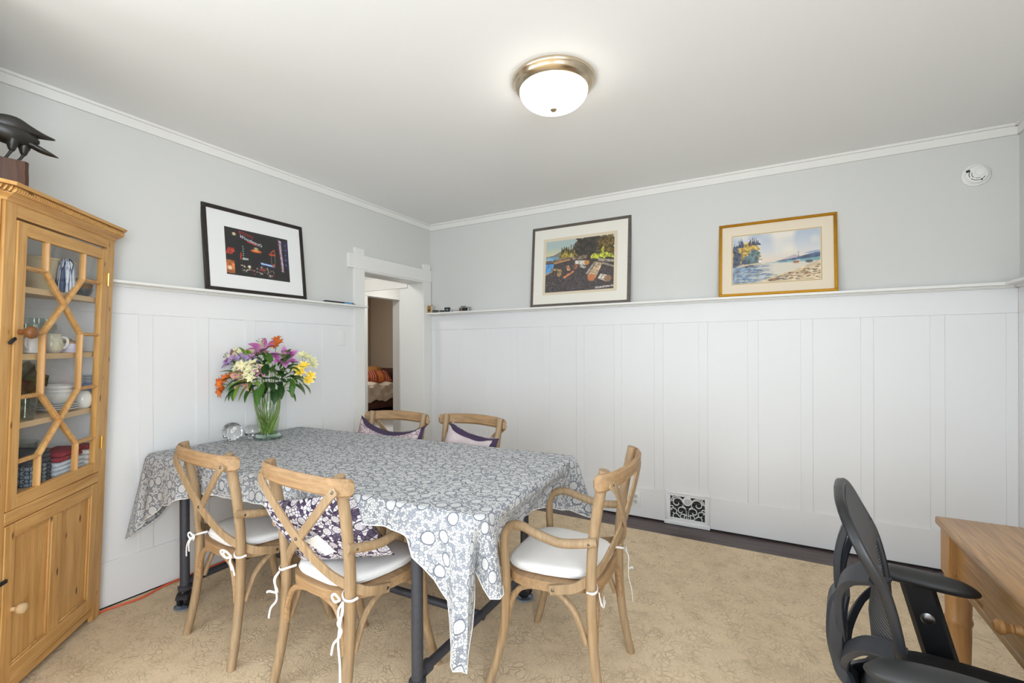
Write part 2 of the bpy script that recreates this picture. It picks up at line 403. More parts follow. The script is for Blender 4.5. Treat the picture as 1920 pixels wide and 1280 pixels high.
# right wall wainscot
box('top_rail', M['wainscot'], wr, XW - T, XW, -3.6, -T, ZP, ZS, b=.0015)
for k in range(7):
    y1 = -0.07 - k * 0.45
    box('panel', M['wainscot'], wr, XW - 0.0045, XW, y1 - .36, y1 + .004, ZB - .005, ZP + .005)
    box('stile', M['wainscot'], wr, XW - T, XW, (y1 - .45), y1 - .355, ZB, ZP, b=.0015)
box('stile', M['wainscot'], wr, XW - T, XW, -0.07, -T, ZB, ZP, b=.0015)
# baseboards
bbk = S(MB().box(e, 2.372, -0.014, 0, 0.012, ZB, b=.0015).build('baseboard_back', M['wainscot'], None))
box('board', M['wainscot'], bbk, 2.695, BXR, -0.014, 0, 0.012, ZB, b=.0015)
S(MB().box(0, 0.014, SY, -1.012, 0.010, ZB, b=.0015).build('baseboard_left', M['wainscot'], None))
S(MB().box(XW - .014, XW, -3.6, -0.014, 0.010, ZB, b=.0015).build('baseboard_right', M['wainscot'], None))
# dark gap line under the boards
S(MB().box(0.0, BXR, -0.006, 0, 0.0, 0.0125).box(0, 0.006, SY, -1.012, 0.0, 0.011).build('trim_8', M['dark'], None))
# plate rails with cove under
SD = 0.09
def shelfrail(name, mb_fn):
    o = struct(name); sh = MB(); cv = MB(); mb_fn(sh, cv)
    sh.build('shelf_board', M['trim'], o); cv.build('cove_molding', M['trim'], o)
    return o
def rB(sh, cv):
    sh.prism([(0.012, 0), (0.012, -SD), (XW - SD, -SD), (XW, 0)], 1.729, 1.7445)
    for d, z0 in ((0.022, 1.7165), (0.034, 1.7225)): cv.box(0.012, XW - .01, -d, 0, z0, 1.729)
def rA(sh, cv):
    sh.box(0, SD, SY, -0.928, 1.729, 1.7445, b=.002)
    for d, z0 in ((0.022, 1.7165), (0.034, 1.7225)): cv.box(0, d, SY, -1.02, z0, 1.729)
def rR(sh, cv):
    sh.prism([(XW, 0), (XW - SD, -SD), (XW - SD, -3.6), (XW, -3.6)], 1.729, 1.7445)
    for d, z0 in ((0.022, 1.7165), (0.034, 1.7225)): cv.box(XW - d, XW, -3.6, -.01, z0, 1.729)
shelfrail('trim_1', rB); shelfrail('trim_2', rA); shelfrail('trim_3', rR)
# cornices
def crown(name, *boxes):
    m = MB()
    for b_ in boxes: m.box(*b_, b=.002)
    S(m.build(name, M['trim'], None))
crown('trim_4', (0, XW, -.012, 0, 2.602, CH), (0, XW, -.026, 0, 2.650, CH))
crown('trim_5', (0, .012, SY, 0, 2.607, CH), (0, .026, SY, 0, 2.653, CH))
crown('trim_6', (XW - .012, XW, -3.85, 0, 2.602, CH), (XW - .026, XW, -3.85, 0, 2.650, CH))

# doorway casing: two posts lapped by a head board
d1 = struct('door_1'); W_ = M['trim']
box('casing', W_, d1, 0.0, 0.024, -1.017, -0.905, 0.0, 2.066, b=.002)
box('casing', W_, d1, 0.0, 0.024, -0.128, -0.012, 0.0, 2.066, b=.002)
box('post_end', W_, d1, 0.0, 0.024, -1.013, -0.908, 2.178, 2.243, b=.002)
box('post_end', W_, d1, 0.0, 0.024, -0.125, -0.020, 2.178, 2.243, b=.002)
box('head_board', W_, d1, 0.0, 0.028, -1.080, -0.004, 2.066, 2.186, b=.002)
box('head_stop', W_, d1, 0.004, 0.02, DY0, DY1, DZ, 2.066)
box('jamb', W_, d1, -0.182, 0.003, DY0 - .004, DY0 + .004, 0, DZ); box('jamb', W_, d1, -0.186, 0.003, DY1 - .003, DY1 + .004, 0, DZ)
box('jamb_head', W_, d1, -0.182, 0.003, DY0, DY1, DZ - .004, DZ + .004)

# hall beyond, with a cased opening on its right side, and the bedroom
hw = M['bed_wall']
S(MB().box(-1.62, -0.18, -1.75, -1.65, 0, CH).build('wall_hall_front', M['wall'], None))
S(MB().box(-1.00, -0.19, -0.125, -0.02, 2.035, CH).build('wall_hall_side', M['wall'], None))
d2 = struct('door_2')
box('head_board', W_, d2, -1.1, -0.188, -0.140, -0.125, 2.012, 2.14, b=.002)
box('casing', W_, d2, -0.30, -0.185, -0.128, -0.02, 0, 2.035, b=.002)
S(MB().box(-1.62, -1.5, -1.75, 0.50, 0, CH).box(-1.62, -1.5, 1.135, 1.9, 0, CH).box(-1.62, -1.5, 0.50, 1.135, 2.075, CH).build('wall_hall_left', M['wall'], None))
d3 = struct('door_3')
box('casing', W_, d3, -1.5, -1.48, 1.130, 1.255, 0, 2.072, b=.002); box('casing', W_, d3, -1.5, -1.48, 0.40, 0.535, 0, 2.072, b=.002)
box('head_board', W_, d3, -1.5, -1.475, 0.36, 1.30, 2.072, 2.24, b=.002)
S(MB().box(-1.5, 0.0, 1.8, 1.9, 0, CH).build('wall_hall_back', M['wall'], None))
S(MB().box(-0.19, -0.02, 0.18, 1.8, 0, CH).build('wall_hall_right', M['wall'], None))
S(MB().box(-1.7, -0.18, -1.75, 1.9, CH - .06, CH + .1).build('ceiling_hall', M['ceiling'], None))
S(MB().box(-5.4, -1.62, 4.3, 4.4, 0, CH).build('wall_bedroom_back', hw, None))
S(MB().box(-5.5, -5.4, -1.4, 4.4, 0, 0.95).box(-5.5, -5.4, -1.4, 0.05, 0.95, CH).box(-5.5, -5.4, 1.35, 4.4, 0.95, CH).box(-5.5, -5.4, 0.05, 1.35, 2.2, CH).build('wall_bedroom_left', hw, None))
S(MB().box(-5.4, -1.62, -1.4, -1.3, 0, CH).build('wall_bedroom_front', hw, None))
S(MB().box(-5.5, -1.62, -1.4, 4.4, CH, CH + .1).build('ceiling_bedroom', M['ceiling'], None))
S(MB().box(-1.66, -1.62, 1.9, 4.4, 0, CH).build('wall_bedroom_right', hw, None))
window('added_window_3', False, 0.05, 1.35, 0.95, 2.2, -5.47, 0.04)  # unseen window, added for the bedroom fill

# ================================================================== DINING CHAIRS (cross-back armchairs)
cw, cwx = M['chair_wood'], M['chair_wood_x']
def make_chair(name, label, loc, rz):
    t = thing(name, label, 'chair', loc, rz, 'cross-back dining chairs around the table')
    SEC = [(cos(2 * pi * i / 10), sin(2 * pi * i / 10)) for i in range(10)]
    for s in (-1, 1):
        # rear leg running up into the back post
        p = spline([(s * .222, -.232, 0), (s * .214, -.212, .10), (s * .205, -.190, .25), (s * .205, -.182, .42), (s * .209, -.186, .58), (s * .216, -.205, .74), (s * .224, -.240, .925)], 5)
        MB().tube(p, [.0175 + .003 * min(1, q.z / .4) for q in p], 10).build('rear_leg', cw, t)
        p = spline([(s * .243, .240, 0), (s * .232, .212, .09), (s * .222, .178, .24), (s * .220, .166, .445)], 5)
        MB().tube(p, [.0165 + .003 * min(1, q.z / .4) for q in p], 10).build('front_leg', cw, t)
        # bent arm: upright, curl, S curve back to the post
        p = spline([(s * .224, .163, .395), (s * .230, .163, .47), (s * .234, .168, .57), (s * .236, .163, .632), (s * .238, .130, .668), (s * .244, .080, .673), (s * .250, .010, .655), (s * .248, -.070, .640), (s * .240, -.140, .646), (s * .232, -.214, .662)], 5)
        a = MB().tube(p, [.0175] * len(p), 10).build('arm', cw, t)
        MB().lathe([(0, .004), (.004, .003), (.006, 0)], 10, mx=Matrix.Translation((s * .2505, -.186, .655)) @ Matrix.Rotation(s * pi / 2, 4, 'Y')).build('rivet', M['rivet'], a)
        # side stretcher arch
        p = spline([(s * .208, .170, .262), (s * .206, .158, .33), (s * .203, .115, .405), (s * .203, .03, .432), (s * .203, -.05, .424), (s * .204, -.12, .365), (s * .205, -.165, .262)], 6)
        MB().tube(p, [.0125] * len(p), 8).build('stretcher', cw, t)
    p = spline([(-.186, -.192, .262), (-.176, -.192, .34), (-.135, -.188, .410), (-.05, -.185, .434), (.05, -.185, .434), (.135, -.188, .410), (.176, -.192, .34), (.186, -.192, .262)], 6)
    MB().tube(p, [.0125] * len(p), 8).build('stretcher', cwx, t)
    # seat ring and woven-in board
    def plan(a, k=1.0):
        c_, s_ = cos(a), sin(a); x = (abs(c_) ** .62) * (1 if c_ > 0 else -1); y = (abs(s_) ** .72) * (1 if s_ > 0 else -1)
        w = .236 + (.018 if y > 0 else -.034) * abs(y)
        return (x * w * k, (y * .205 - .002) * k)
    pl = [plan(2 * pi * i / 40) for i in range(40)]
    MB().prism(pl, .437, .474).build('seat_frame', cwx, t)
    # curved top rail behind the posts
    rail = [(.270, -.214), (.254, -.240), (.212, -.264), (.135, -.285), (.0, -.297), (-.135, -.285), (-.212, -.264), (-.254, -.240), (-.270, -.214)]
    p = spline([(x, y, .884 + .012 * (1 - (x / .27) ** 2)) for x, y in rail], 5)
    N = len(p); sc = [(1.0, 1.0 if 2 < i < N - 3 else (.55, .80, .93)[min(i, N - 1 - i)]) for i in range(N)]
    MB().sweep(p, RR(.020, .068, .32), Vector((0, -.12, 1)), sc).build('top_rail', cwx, t)
    # crossed bent straps
    for s in (-1, 1):
        off = .004 * s
        p = spline([(s * .240, -.2645, .884), (s * .205, -.276 + off, .850), (s * .105, -.270 + off, .755), (0, -.256 + off, .663), (-s * .10, -.230 + off, .580), (-s * .165, -.196, .523), (-s * .2265, -.140, .482), (-s * .2395, -.085, .464), (-s * .2395, -.03, .449)], 6)
        ups = [Vector((0, -1, .12)).lerp(Vector((-s, -.1, .0)), max(0, min(1, (i / len(p) - .55) / .3))) for i in range(len(p))]
        st = MB().sweep(p, RR(.036, .010, .25), ups).build('cross_strap', cw, t)
        for (q, ax) in (((s * .230, -.273, .875), Matrix.Rotation(pi / 2, 4, 'X') @ Matrix.Rotation(s * .35, 4, 'Y')), ((-s * .245, -.043, .453), Matrix.Rotation(-s * pi / 2, 4, 'Y'))):
            MB().lathe([(.0068, -.001), (.0058, .002), (.003, .0035), (0, .004)], 10, mx=Matrix.Translation(q) @ ax).build('rivet', M['rivet'], st)
    MB().lathe([(.0068, -.001), (.0058, .002), (.003, .0035), (0, .004)], 10, mx=Matrix.Translation((0, -.266, .663)) @ Matrix.Rotation(pi / 2, 4, 'X')).build('rivet', M['rivet'], t)
    return t
G = 'cross-back dining chairs around the table'
C1 = ((.878, -2.380, .004), rad(-5)); C2 = ((1.566, -2.388, .004), rad(-4)); C3 = ((2.315, -1.915, .004), rad(92))
C4 = ((.832, -1.580, .004), rad(184.8)); C5 = ((1.362, -1.478, .004), rad(176.4))
ch = make_chair('dining_chair', 'cross-back wooden armchair with plain white seat pad, nearest the pine cabinet', *C1)
dup(ch, *C2, 'cross-back wooden armchair holding the purple and white floral cushion')
dup(ch, *C3, 'cross-back wooden armchair at the table end, facing left, back to the desk')
dup(ch, *C4, 'cross-back wooden armchair on the far side, in front of the doorway')
dup(ch, *C5, 'cross-back wooden armchair on the far side, in front of the back wall panels')

# seat pads tied to the posts
def tie(pts, w=.0085):
    p = spline(pts, 5); return MB().sweep(p, RR(w, .0022, .2), Vector((0.2, -1, .15)))
def seat_pad(label, pose, ties):
    t = thing('seat_pad', label, 'seat cushion', (pose[0][0], pose[0][1], pose[0][2] + .0005), pose[1], 'white linen seat pads')
    def top(u, v):
        a = 2 * pi * u; c_, s_ = cos(a), sin(a); x = (abs(c_) ** .5) * (1 if c_ > 0 else -1); y = (abs(s_) ** .55) * (1 if s_ > 0 else -1)
        k = .06 + .94 * (1 - (1 - v) ** 1.0)
        w = .205 + (.014 if y > 0 else -.030) * abs(y)
        return x * w, y * .193 + .004
    prof = [(0.02, .4745), (.6, .4745), (.93, .475), (.99, .481), (1.0, .489), (.985, .492), (.992, .496), (.985, .505), (.955, .511), (.88, .5145), (.6, .5165), (.3, .517), (0.02, .517)]
    def f(u, v):
        k, z = prof[min(len(prof) - 1, round(v * (len(prof) - 1)))]; x, y = top(u, 1)
        z2 = z + (.002 * sin(9 * x * k + 3) * cos(11 * y * k) if z > .5 else 0)
        return (x * k, y * k, z2)
    MB().grid(f, 48, len(prof), True).build('cushion', M['linen'], t, ang=60)
    pp = [(f(i / 56, 5 / 12)[0] * 1.012, f(i / 56, 5 / 12)[1] * 1.012 - .0001, .4925) for i in range(56)]
    MB().tube(pp, .0035, 6, closed=True).build('piping', M['linen'], t)
    for pts in ties: tie(pts).build('tie', M['linen'], t)
    return t
bow = lambda s: [[(s * .160, -.165, .485), (s * .178, -.195, .480), (s * .205, -.206, .470), (s * .232, -.197, .470), (s * .240, -.175, .474)]]
loop = lambda s, dx: [(s * .19, -.212, .468), (s * .19 - dx * .5, -.224, .462), (s * .19 - dx, -.226, .478), (s * .19 - dx * .6, -.222, .488), (s * .19, -.214, .470)]
tail = lambda s, dx, dz: [(s * .19, -.214, .468), (s * .19 + dx * .3, -.226, .455), (s * .19 + dx * .8, -.228, .468 - dz * .5), (s * .19 + dx, -.226, .468 - dz)]
hang = lambda s, dx, dz: [(s * .205, -.212, .466), (s * .205 + dx * .4, -.224, .43), (s * .205 - dx * .3, -.228, .40 - dz * .3), (s * .205 + dx * .7, -.236, .40 - dz * .65), (s * .205 + dx, -.240, .40 - dz)]
seat_pad('plain white seat pad on the chair nearest the pine cabinet', C1, bow(1) + bow(-1) + [loop(1, .075), loop(1, .045), tail(1, .055, .06), tail(1, .03, .045), loop(-1, .03), tail(-1, -.05, .10), tail(-1, -.02, .07), loop(-1, -.04)])
seat_pad('white seat pad under the purple and white floral cushion', C2, bow(1) + bow(-1) + [loop(1, .03), hang(1, .02, .22), hang(1, -.03, .12), hang(1, .03, .02), hang(-1, -.03, .12), hang(-1, -.045, .02)])
seat_pad('white seat pad on the chair at the table end', C3, bow(1) + bow(-1) + [hang(1, .02, .17), hang(1, .035, .03), hang(-1, -.03, -.07), hang(-1, -.015, -.05), loop(1, .02)])

# scatter cushions
def pillow(t, name, w, h, d, mat, mx, n=22, pinch=.22, uvs=1.0):
    V = MB(); uv = []
    def f(sgn):
        def g(u, v):
            x, y = 2 * u - 1, 2 * v - 1
            b = max(0, (1 - x ** 4) * (1 - y ** 4)) ** .55
            kx = 1 - .07 * (1 - x * x) * 0 - .08 * (y * y) * (1 - abs(x)) * 0
            px = x * (1 - pinch * .35 * (1 - y * y) * (abs(x) ** 3) * -0 - .06 * (1 - y * y)); py = y * (1 - .06 * (1 - x * x))
            wr_ = .004 * sin(7 * x + 5 * y) * b
            return (px * w / 2, py * h / 2, sgn * (b * d / 2) + wr_)
        return g
    V.grid(f(1), n, n, mx=mx); V.grid(f(-1), n, n, mx=mx)
    o = V.build(name, mat, t, ang=70, weld=False)
    me = o.data; l = me.uv_layers.new(name='UVMap'); k = n * n
    for poly in me.polygons:
        for li in poly.loop_indices:
            q = me.loops[li].vertex_index; s_ = q // k; q %= k
            l.data[li].uv = (((q // n) / (n - 1)) * w + s_ * 1.3, ((q % n) / (n - 1)) * h)
    return o
def chair_mx(pose): return Matrix.Translation(pose[0]) @ Matrix.Rotation(pose[1], 4, 'Z')
# purple floral cushion leaning in the middle chair, one corner up
t = thing('scatter_cushion', 'purple and white floral cushion leaning on the cross back of the front chair', 'cushion', C2[0], C2[1], 'scatter cushions on the dining chairs')
_u = Vector((.35, .13, .060)).normalized(); _w = Vector((-.125, -.085, .215)); _w.normalize(); _n = _u.cross(_w).normalized()
mxp = Matrix(((_u.x, _w.x, _n.x, -.012), (_u.y, _w.y, _n.y, -.128), (_u.z, _w.z, _n.z, .658), (0, 0, 0, 1)))
pillow(t, 'cover', .41, .30, .125, M['purple_print'], mxp)
_sg = 1 if _n.y < 0 else -1
ins = MB().grid(lambda u, v: (-.075 + u * .135 - .02 * v, -.105 + v * .085 + .035 * u, _sg * (.0665 - .010 * (1 - v) + .007 * sin(pi * u) - .012 * abs(2 * u - 1))), 10, 6, mx=mxp)
ins.build('pillow_insert', M['linen'], t, ang=70)['label'] = 'white pillow insert showing through the open cover'
# far cushions
t = thing('scatter_cushion', 'mauve print cushion with purple edge on the chair before the doorway', 'cushion', C4[0], C4[1], 'scatter cushions on the dining chairs')
mx4 = Matrix.Translation((-.01, -.105, .690)) @ Matrix.Rotation(rad(104), 4, 'X') @ Matrix.Rotation(rad(4), 4, 'Z')
def slump(w, h, d, mx, mat, name, t, dip, uvoff=0):
    n = 26; V = MB()
    def f(sgn):
        def g(u, v):
            x, y = 2 * u - 1, 2 * v - 1; b = max(0, (1 - x ** 4) * (1 - y ** 4)) ** .5
            sag = dip * (1 - x * x) * (0.5 + 0.5 * y)
            return (x * w / 2 * (1 - .05 * (1 - y * y)), y * h / 2 - sag, sgn * b * d / 2 - .05 * (x * x) * 0 + .006 * sin(8 * x))
        return g
    V.grid(f(1), n, n, mx=mx); V.grid(f(-1), n, n, mx=mx); o = V.build(name, mat, t, ang=70, weld=False)
    l = o.data.uv_layers.new(name='UVMap'); k = n * n
    for poly in o.data.polygons:
        for li in poly.loop_indices:
            q = o.data.loops[li].vertex_index; s_ = q // k; q %= k; l.data[li].uv = (((q // n) / (n - 1)) * w + s_ + uvoff, ((q % n) / (n - 1)) * h)
    return o
slump(.56, .40, .12, mx4, M['purple_cloth'], 'cushion_back', t, .075)
slump(.53, .395, .11, mx4 @ Matrix.Translation((0, -.016, -.020)), M['mauve_print'], 'cushion_front', t, .075)
t = thing('scatter_cushion', 'lilac woven cushion with purple back on the chair before the back wall', 'cushion', C5[0], C5[1], 'scatter cushions on the dining chairs')
mx5 = Matrix.Translation((-.045, -.105, .660)) @ Matrix.Rotation(rad(104), 4, 'X') @ Matrix.Rotation(rad(10), 4, 'Z')
slump(.41, .41, .10, mx5, M['purple_cloth'], 'cushion_back', t, .03)
slump(.37, .385, .10, mx5 @ Matrix.Translation((.01, -.010, -.02)), M['lilac_stripe'], 'cushion_front', t, .03)
fr = MB()
for i in range(40):
    x = -.19 + .38 * i / 39; y0 = .195 - .03 * (1 - (x / .2) ** 2); fr.box(x - .0015, x + .0015, y0, y0 + .012 + .004 * (i % 3), -.002, .001, mx=mx5)
f_ = fr.build('fringe', M['lilac_stripe'], t, flat=True); f_['kind'] = 'stuff'

# ================================================================== TABLE
TROT = rad(2.6); TC = (1.140, -1.997)
tb = thing('dining_table', 'long table on black iron pipe legs with casters, mostly under the cloth', 'table', (TC[0], TC[1], 0), TROT)
HL, HW, TZ = 1.060, .488, .797
box('tabletop', M['desk'], tb, -HL, HL, -HW, HW, TZ - .030, TZ, b=.004)
LX, LY = .792, .442
bp = M['black_pipe']
for sx in (-1, 1):
    for sy in (-1, 1):
        x, y = sx * LX + (-.035 if (sx > 0 and sy < 0) else 0), sy * LY
        lg = MB().tube([(x, y, .115), (x, y, TZ - .030)], .0225, 18).build('leg', bp, tb)
        MB().lathe([(.040, TZ - .040), (.040, TZ - .031)], 20, at=(x, y, 0)).lathe([(.028, TZ - .065), (.028, TZ - .04)], 16, at=(x, y, 0)).build('flange', bp, lg)
        MB().lathe([(.030, .098), (.033, .104), (.033, .116), (.025, .122)], 18, at=(x, y, 0)).build('collar', bp, lg)
        c = MB()
        c.box(x - .021, x + .021, y - .025, y + .025, .074, .099, b=.005)
        wm = Matrix.Translation((x, y, .048)) @ Matrix.Rotation(rad(-30 + 25 * sy), 4, 'Z') @ Matrix.Rotation(pi / 2, 4, 'X')
        for dz in (-.016, .016):
            c.lathe([(.012, -.009), (.030, -.010), (.036, -.006), (.036, .006), (.030, .010), (.012, .009)], 22, mx=wm @ Matrix.Translation((0, 0, dz)))
        c.lathe([(.010, -.03), (.010, .03)], 12, mx=wm)
        c.grid(lambda u, v: (wm @ Vector((.0395 * cos(.25 + 2.3 * u), .0395 * sin(.25 + 2.3 * u), -.029 + .058 * v))), 10, 4)
        c.build('caster', M['black_plastic'], lg)
        MB().lathe([(0.0, .0042), (.046, .0042), (.050, .007), (.050, .014), (.045, .014), (.043, .009), (0, .009)], 26, at=(x, y, 0)).build('floor_cup', M['clear_cup'], lg)
for sx in (-1, 1):
    x = sx * LX
    a = Vector((x + (-.035 if sx > 0 else 0), -LY, .135)); b = Vector((x, LY, .135))
    st = MB().tube([a, b], .019, 14); st.tube([a + (b - a) * .03, a + (b - a) * .075], .026, 14); st.tube([b - (b - a) * .075, b - (b - a) * .03], .026, 14)
    st.build('stretcher', bp, tb)
MB().tube([(-LX, 0, .135), (LX, 0, .135)], .019, 14).build('stretcher', bp, tb)
box('apron', M['black_pipe'], tb, -LX, LX, -.30, -.26, TZ - .07, TZ - .031)
box('apron', M['black_pipe'], tb, -LX, LX, .26, .30, TZ - .07, TZ - .031)

# ---- tablecloth: one sheet, draped skirts with long corner tails
CZ = .8005; R_ = .03; hl, hw = HL + .006, HW + .006
per = []      # (x, y, nx, ny, uvx, uvy)
def side(x0, y0, x1, y1, nx, ny, n):
    for i in range(n): per.append((x0 + (x1 - x0) * i / (n - 1), y0 + (y1 - y0) * i / (n - 1), nx, ny))
def corner(cx, cy, a0, n=10):
    for i in range(1, n): a = a0 + pi / 2 * i / n; per.append((cx + R_ * cos(a), cy + R_ * sin(a), cos(a), sin(a)))
side(-hl + R_, -hw, hl - R_, -hw, 0, -1, 96); corner(hl - R_, -hw + R_, -pi / 2)
side(hl, -hw + R_, hl, hw - R_, 1, 0, 46); corner(hl - R_, hw - R_, 0)
side(hl - R_, hw, -hl + R_, hw, 0, 1, 60); corner(-hl + R_, hw - R_, pi / 2)
side(-hl, hw - R_, -hl, -hw + R_, -1, 0, 46); corner(-hl + R_, -hw + R_, pi)
n_front, n_c, n_side, n_back = 96, 9, 46, 60
def drop_flare(i):
    """hang length, outward drift at the hem, drift along the edge (x, y) at the hem"""
    x, y, nx, ny = per[i]
    if i < n_front:
        D = interp([(-1.04, .40), (-.97, .335), (-.80, .235), (-.66, .185), (-.50, .135), (-.05, .125), (.15, .128), (.40, .112), (.72, .098), (.795, .105), (.83, .19), (.90, .31), (.97, .475), (1.03, .50)], x)
        fl = interp([(-1.04, .05), (-.8, .030), (-.5, .012), (.7, .014), (.85, .045), (.95, .05), (1.03, .045)], x)
        dx = interp([(-1.04, -.01), (-.8, 0), (.8, -.005), (.86, .035), (.96, .035), (1.03, .015)], x)
        return D, fl, dx, 0.0
    i -= n_front
    if i < n_c:
        k = (i + 1) / (n_c + 1); return .50 - .17 * sin(pi * k) ** 1.5 - .20 * k, .045 - .075 * sin(pi * k), -.03 * sin(pi * k), 0.03 * sin(pi * k)
    i -= n_c
    if i < n_side:
        D = interp([(-.46, .30), (-.40, .265), (-.33, .212), (-.2, .205), (.25, .215), (.36, .25), (.46, .315)], y)
        fl = interp([(-.46, .03), (-.38, -.01), (-.28, -.105), (.22, -.115), (.34, -.02), (.46, .075)], y)
        return D, fl, 0.0, interp([(-.46, .03), (-.3, 0), (.35, 0), (.46, .03)], y)
    i -= n_side
    if i < n_c: k = (i + 1) / (n_c + 1); return .315 - .02 * k, .075 - .02 * k, 0.02, 0
    i -= n_c
    if i < n_back:
        D = interp([(-1.03, .34), (-.8, .12), (-.5, .10), (.5, .10), (.7, .16), (.86, .27), (1.03, .295)], x)
        return D, interp([(-1.03, .0), (.6, .01), (1.03, .05)], x), interp([(.6, 0), (1.03, .03)], x), 0
    i -= n_back
    if i < n_c: k = (i + 1) / (n_c + 1); return .34, .01, 0, 0
    i -= n_c
    if i < n_side: return interp([(-.46, .43), (-.30, .31), (.46, .34)], y), .014, 0, interp([(-.46, -.10), (-.36, -.03), (-.2, 0)], y)
    i -= n_side
    k = (i + 1) / (n_c + 1); return .43 - .03 * k + .03 * sin(pi * k), .012 + .02 * k, -.0, -.10 + .07 * k
NR = 15
V = []; UV = []
NP = len(per)
for j in range(NR):
    t_ = j / (NR - 1)
    for i in range(NP):
        x, y, nx, ny = per[i]; D, fl, dx, dy = drop_flare(i)
        rr = .010
        ang = min(1.0, t_ * D / (rr * 1.57))
        zz = rr * (1 - cos(ang * pi / 2)) + max(0, t_ * D - rr * 1.57)
        if fl < 0: fl_t = fl * max(0.0, (t_ * D - .045) / max(.05, D - .045)) ** .8
        else: fl_t = fl * t_ ** .9
        fold = .009 * sin(i * .55) * t_ * min(1, D / .2) + .006 * sin(i * 1.17 + 2) * t_ ** 2
        # a deep fold just left of the front right corner, and one at the front left corner
        f2 = 0.0
        if i < n_front: f2 = .050 * math.exp(-((x - .985) / .022) ** 2) * t_ - .045 * math.exp(-((x - .90) / .05) ** 2) * t_ - .04 * math.exp(-((x + 1.0) / .03) ** 2) * t_
        o = rr * sin(ang * pi / 2) + fl_t + fold + f2 * .8
        V.append((x + nx * o + dx * t_, y + ny * o + dy * t_, CZ - zz)); UV.append((x + nx * t_ * D, y + ny * t_ * D))
F = []
for j in range(NR - 1):
    for i in range(NP): k = (i + 1) % NP; F.append((j * NP + i, j * NP + k, (j + 1) * NP + k, (j + 1) * NP + i))
# top sheet: concentric insets of the outline
base = 0; rings = [0]
for s_ in (.985, .9, .75, .5, .25, .02):
    rings.append(len(V))
    for i in range(NP):
        x, y, nx, ny = per[i]; V.append((x * s_, y * s_, CZ + .0015 * sin(x * s_ * 9) * sin(y * s_ * 11) * (1 - s_) * 2)); UV.append((x * s_, y * s_))
for a, b in zip(rings, rings[1:]):
    for i in range(NP): k = (i + 1) % NP; F.append((a + i, b + i, b + k, a + k))
F.append(tuple(rings[-1] + i for i in range(NP)))
m = MB(); m.add(V, F)
cl = m.build('tablecloth', M['tablecloth'], None, ang=80, weld=False)
cl.location = (TC[0], TC[1], 0); cl.rotation_euler = (0, 0, TROT)
l = cl.data.uv_layers.new(name='UVMap')
for poly in cl.data.polygons:
    for li in poly.loop_indices: l.data[li].uv = UV[cl.data.loops[li].vertex_index]
tag(cl, 'grey and white floral block-print cloth draped over the dining table', 'tablecloth')
hem = [Vector(V[(NR - 1) * NP + i]) + Vector((0, 0, -.001)) for i in range(NP)]
h_ = MB().tube(hem, .0022, 5, closed=True).build('hem', M['linen'], cl); h_['label'] = 'white stitched hem'

# ================================================================== PINE CORNER CABINET (leans a little on the carpet)
def thin_glass(name, tint=(1, 1, 1), refl=1.0):
    n = NT(name); tr = n.node('ShaderNodeBsdfTransparent'); tr.inputs[0].default_value = tint + (1,)
    gl = n.node('ShaderNodeBsdfGlossy'); gl.inputs['Roughness'].default_value = 0.02
    lw = n.node('ShaderNodeLayerWeight'); fr_ = n.math('ADD', n.math('MULTIPLY', n.math('POWER', lw.outputs['Facing'], 4.0), .55), .035)
    mx = n.node('ShaderNodeMixShader'); n.link(n.math('MULTIPLY', fr_, refl), mx.inputs[0]); n.link(tr.outputs[0], mx.inputs[1]); n.link(gl.outputs[0], mx.inputs[2])
    n.link(mx.outputs[0], n.n['Material Output'].inputs[0]); return n.m
M['thin_pane'] = thin_glass('thin_window_glass', (0.97, 0.98, 0.97), 1.0)
M['picture_pane'] = thin_glass('picture_glass', (0.98, 0.98, 0.98), 0.12)
M['vase_glass'] = thin_glass('vase_wall_glass', (0.93, 0.965, 0.94), 1.4)
M['green_glass'] = glass('thick_green_glass', (0.62, 0.82, 0.72), 1.5)
M['crystal'] = glass('cut_crystal', (0.99, 0.99, 1.0), 1.5)

X_ = Vector((-.7066, .7075, .0127)).normalized(); Z_ = Vector((.04, .022, 1)).normalized(); Y_ = Z_.cross(X_).normalized()
CAB = Matrix(((X_.x, Y_.x, Z_.x, .116), (X_.y, Y_.y, Z_.y, -2.775), (X_.z, Y_.z, Z_.z, .006), (0, 0, 0, 1)))
P_, PX = M['pine'], M['pine_x']
cab = thing('corner_cabinet', 'tall honey pine corner cabinet with glazed tracery door, leaning slightly', 'cabinet')
cab.matrix_world = CAB
XL, XR = -.642, .060
plan_ = [(XR, .002), (.0908, .0328), (-.2998, .4234), (-.6816, .0416), (XL, .002)]
# returns (canted sides) and back boards of the lower half
def board(x0, y0, x1, y1, z0, z1, th, name, mat):
    d = Vector((x1 - x0, y1 - y0, 0)); L = d.length; a = math.atan2(d.y, d.x)
    return MB().box(0, L, -th / 2, th / 2, z0, z1, b=.001, mx=Matrix.Translation((x0, y0, 0)) @ Matrix.Rotation(a, 4, 'Z')).build(name, mat, cab)
board(XL - .004, .012, -.6816, .0496, 0.0, 1.93, .016, 'side_return', P_)
board(XR + .004, .012, .0888, .0388, 0.0, 1.93, .016, 'side_return', P_)
board(-.672, .056, -.306, .421, .03, .775, .012, 'back_board', P_); board(.080, .050, -.294, .421, .03, .775, .012, 'back_board', P_)
box('back_post', P_, cab, -.315, -.285, .37, .40, .02, 1.93)
ins = lambda k: [(-.29 + (x + .29) * k, .03 + (y - .03) * k if y > .03 else max(y, .026)) for x, y in plan_]
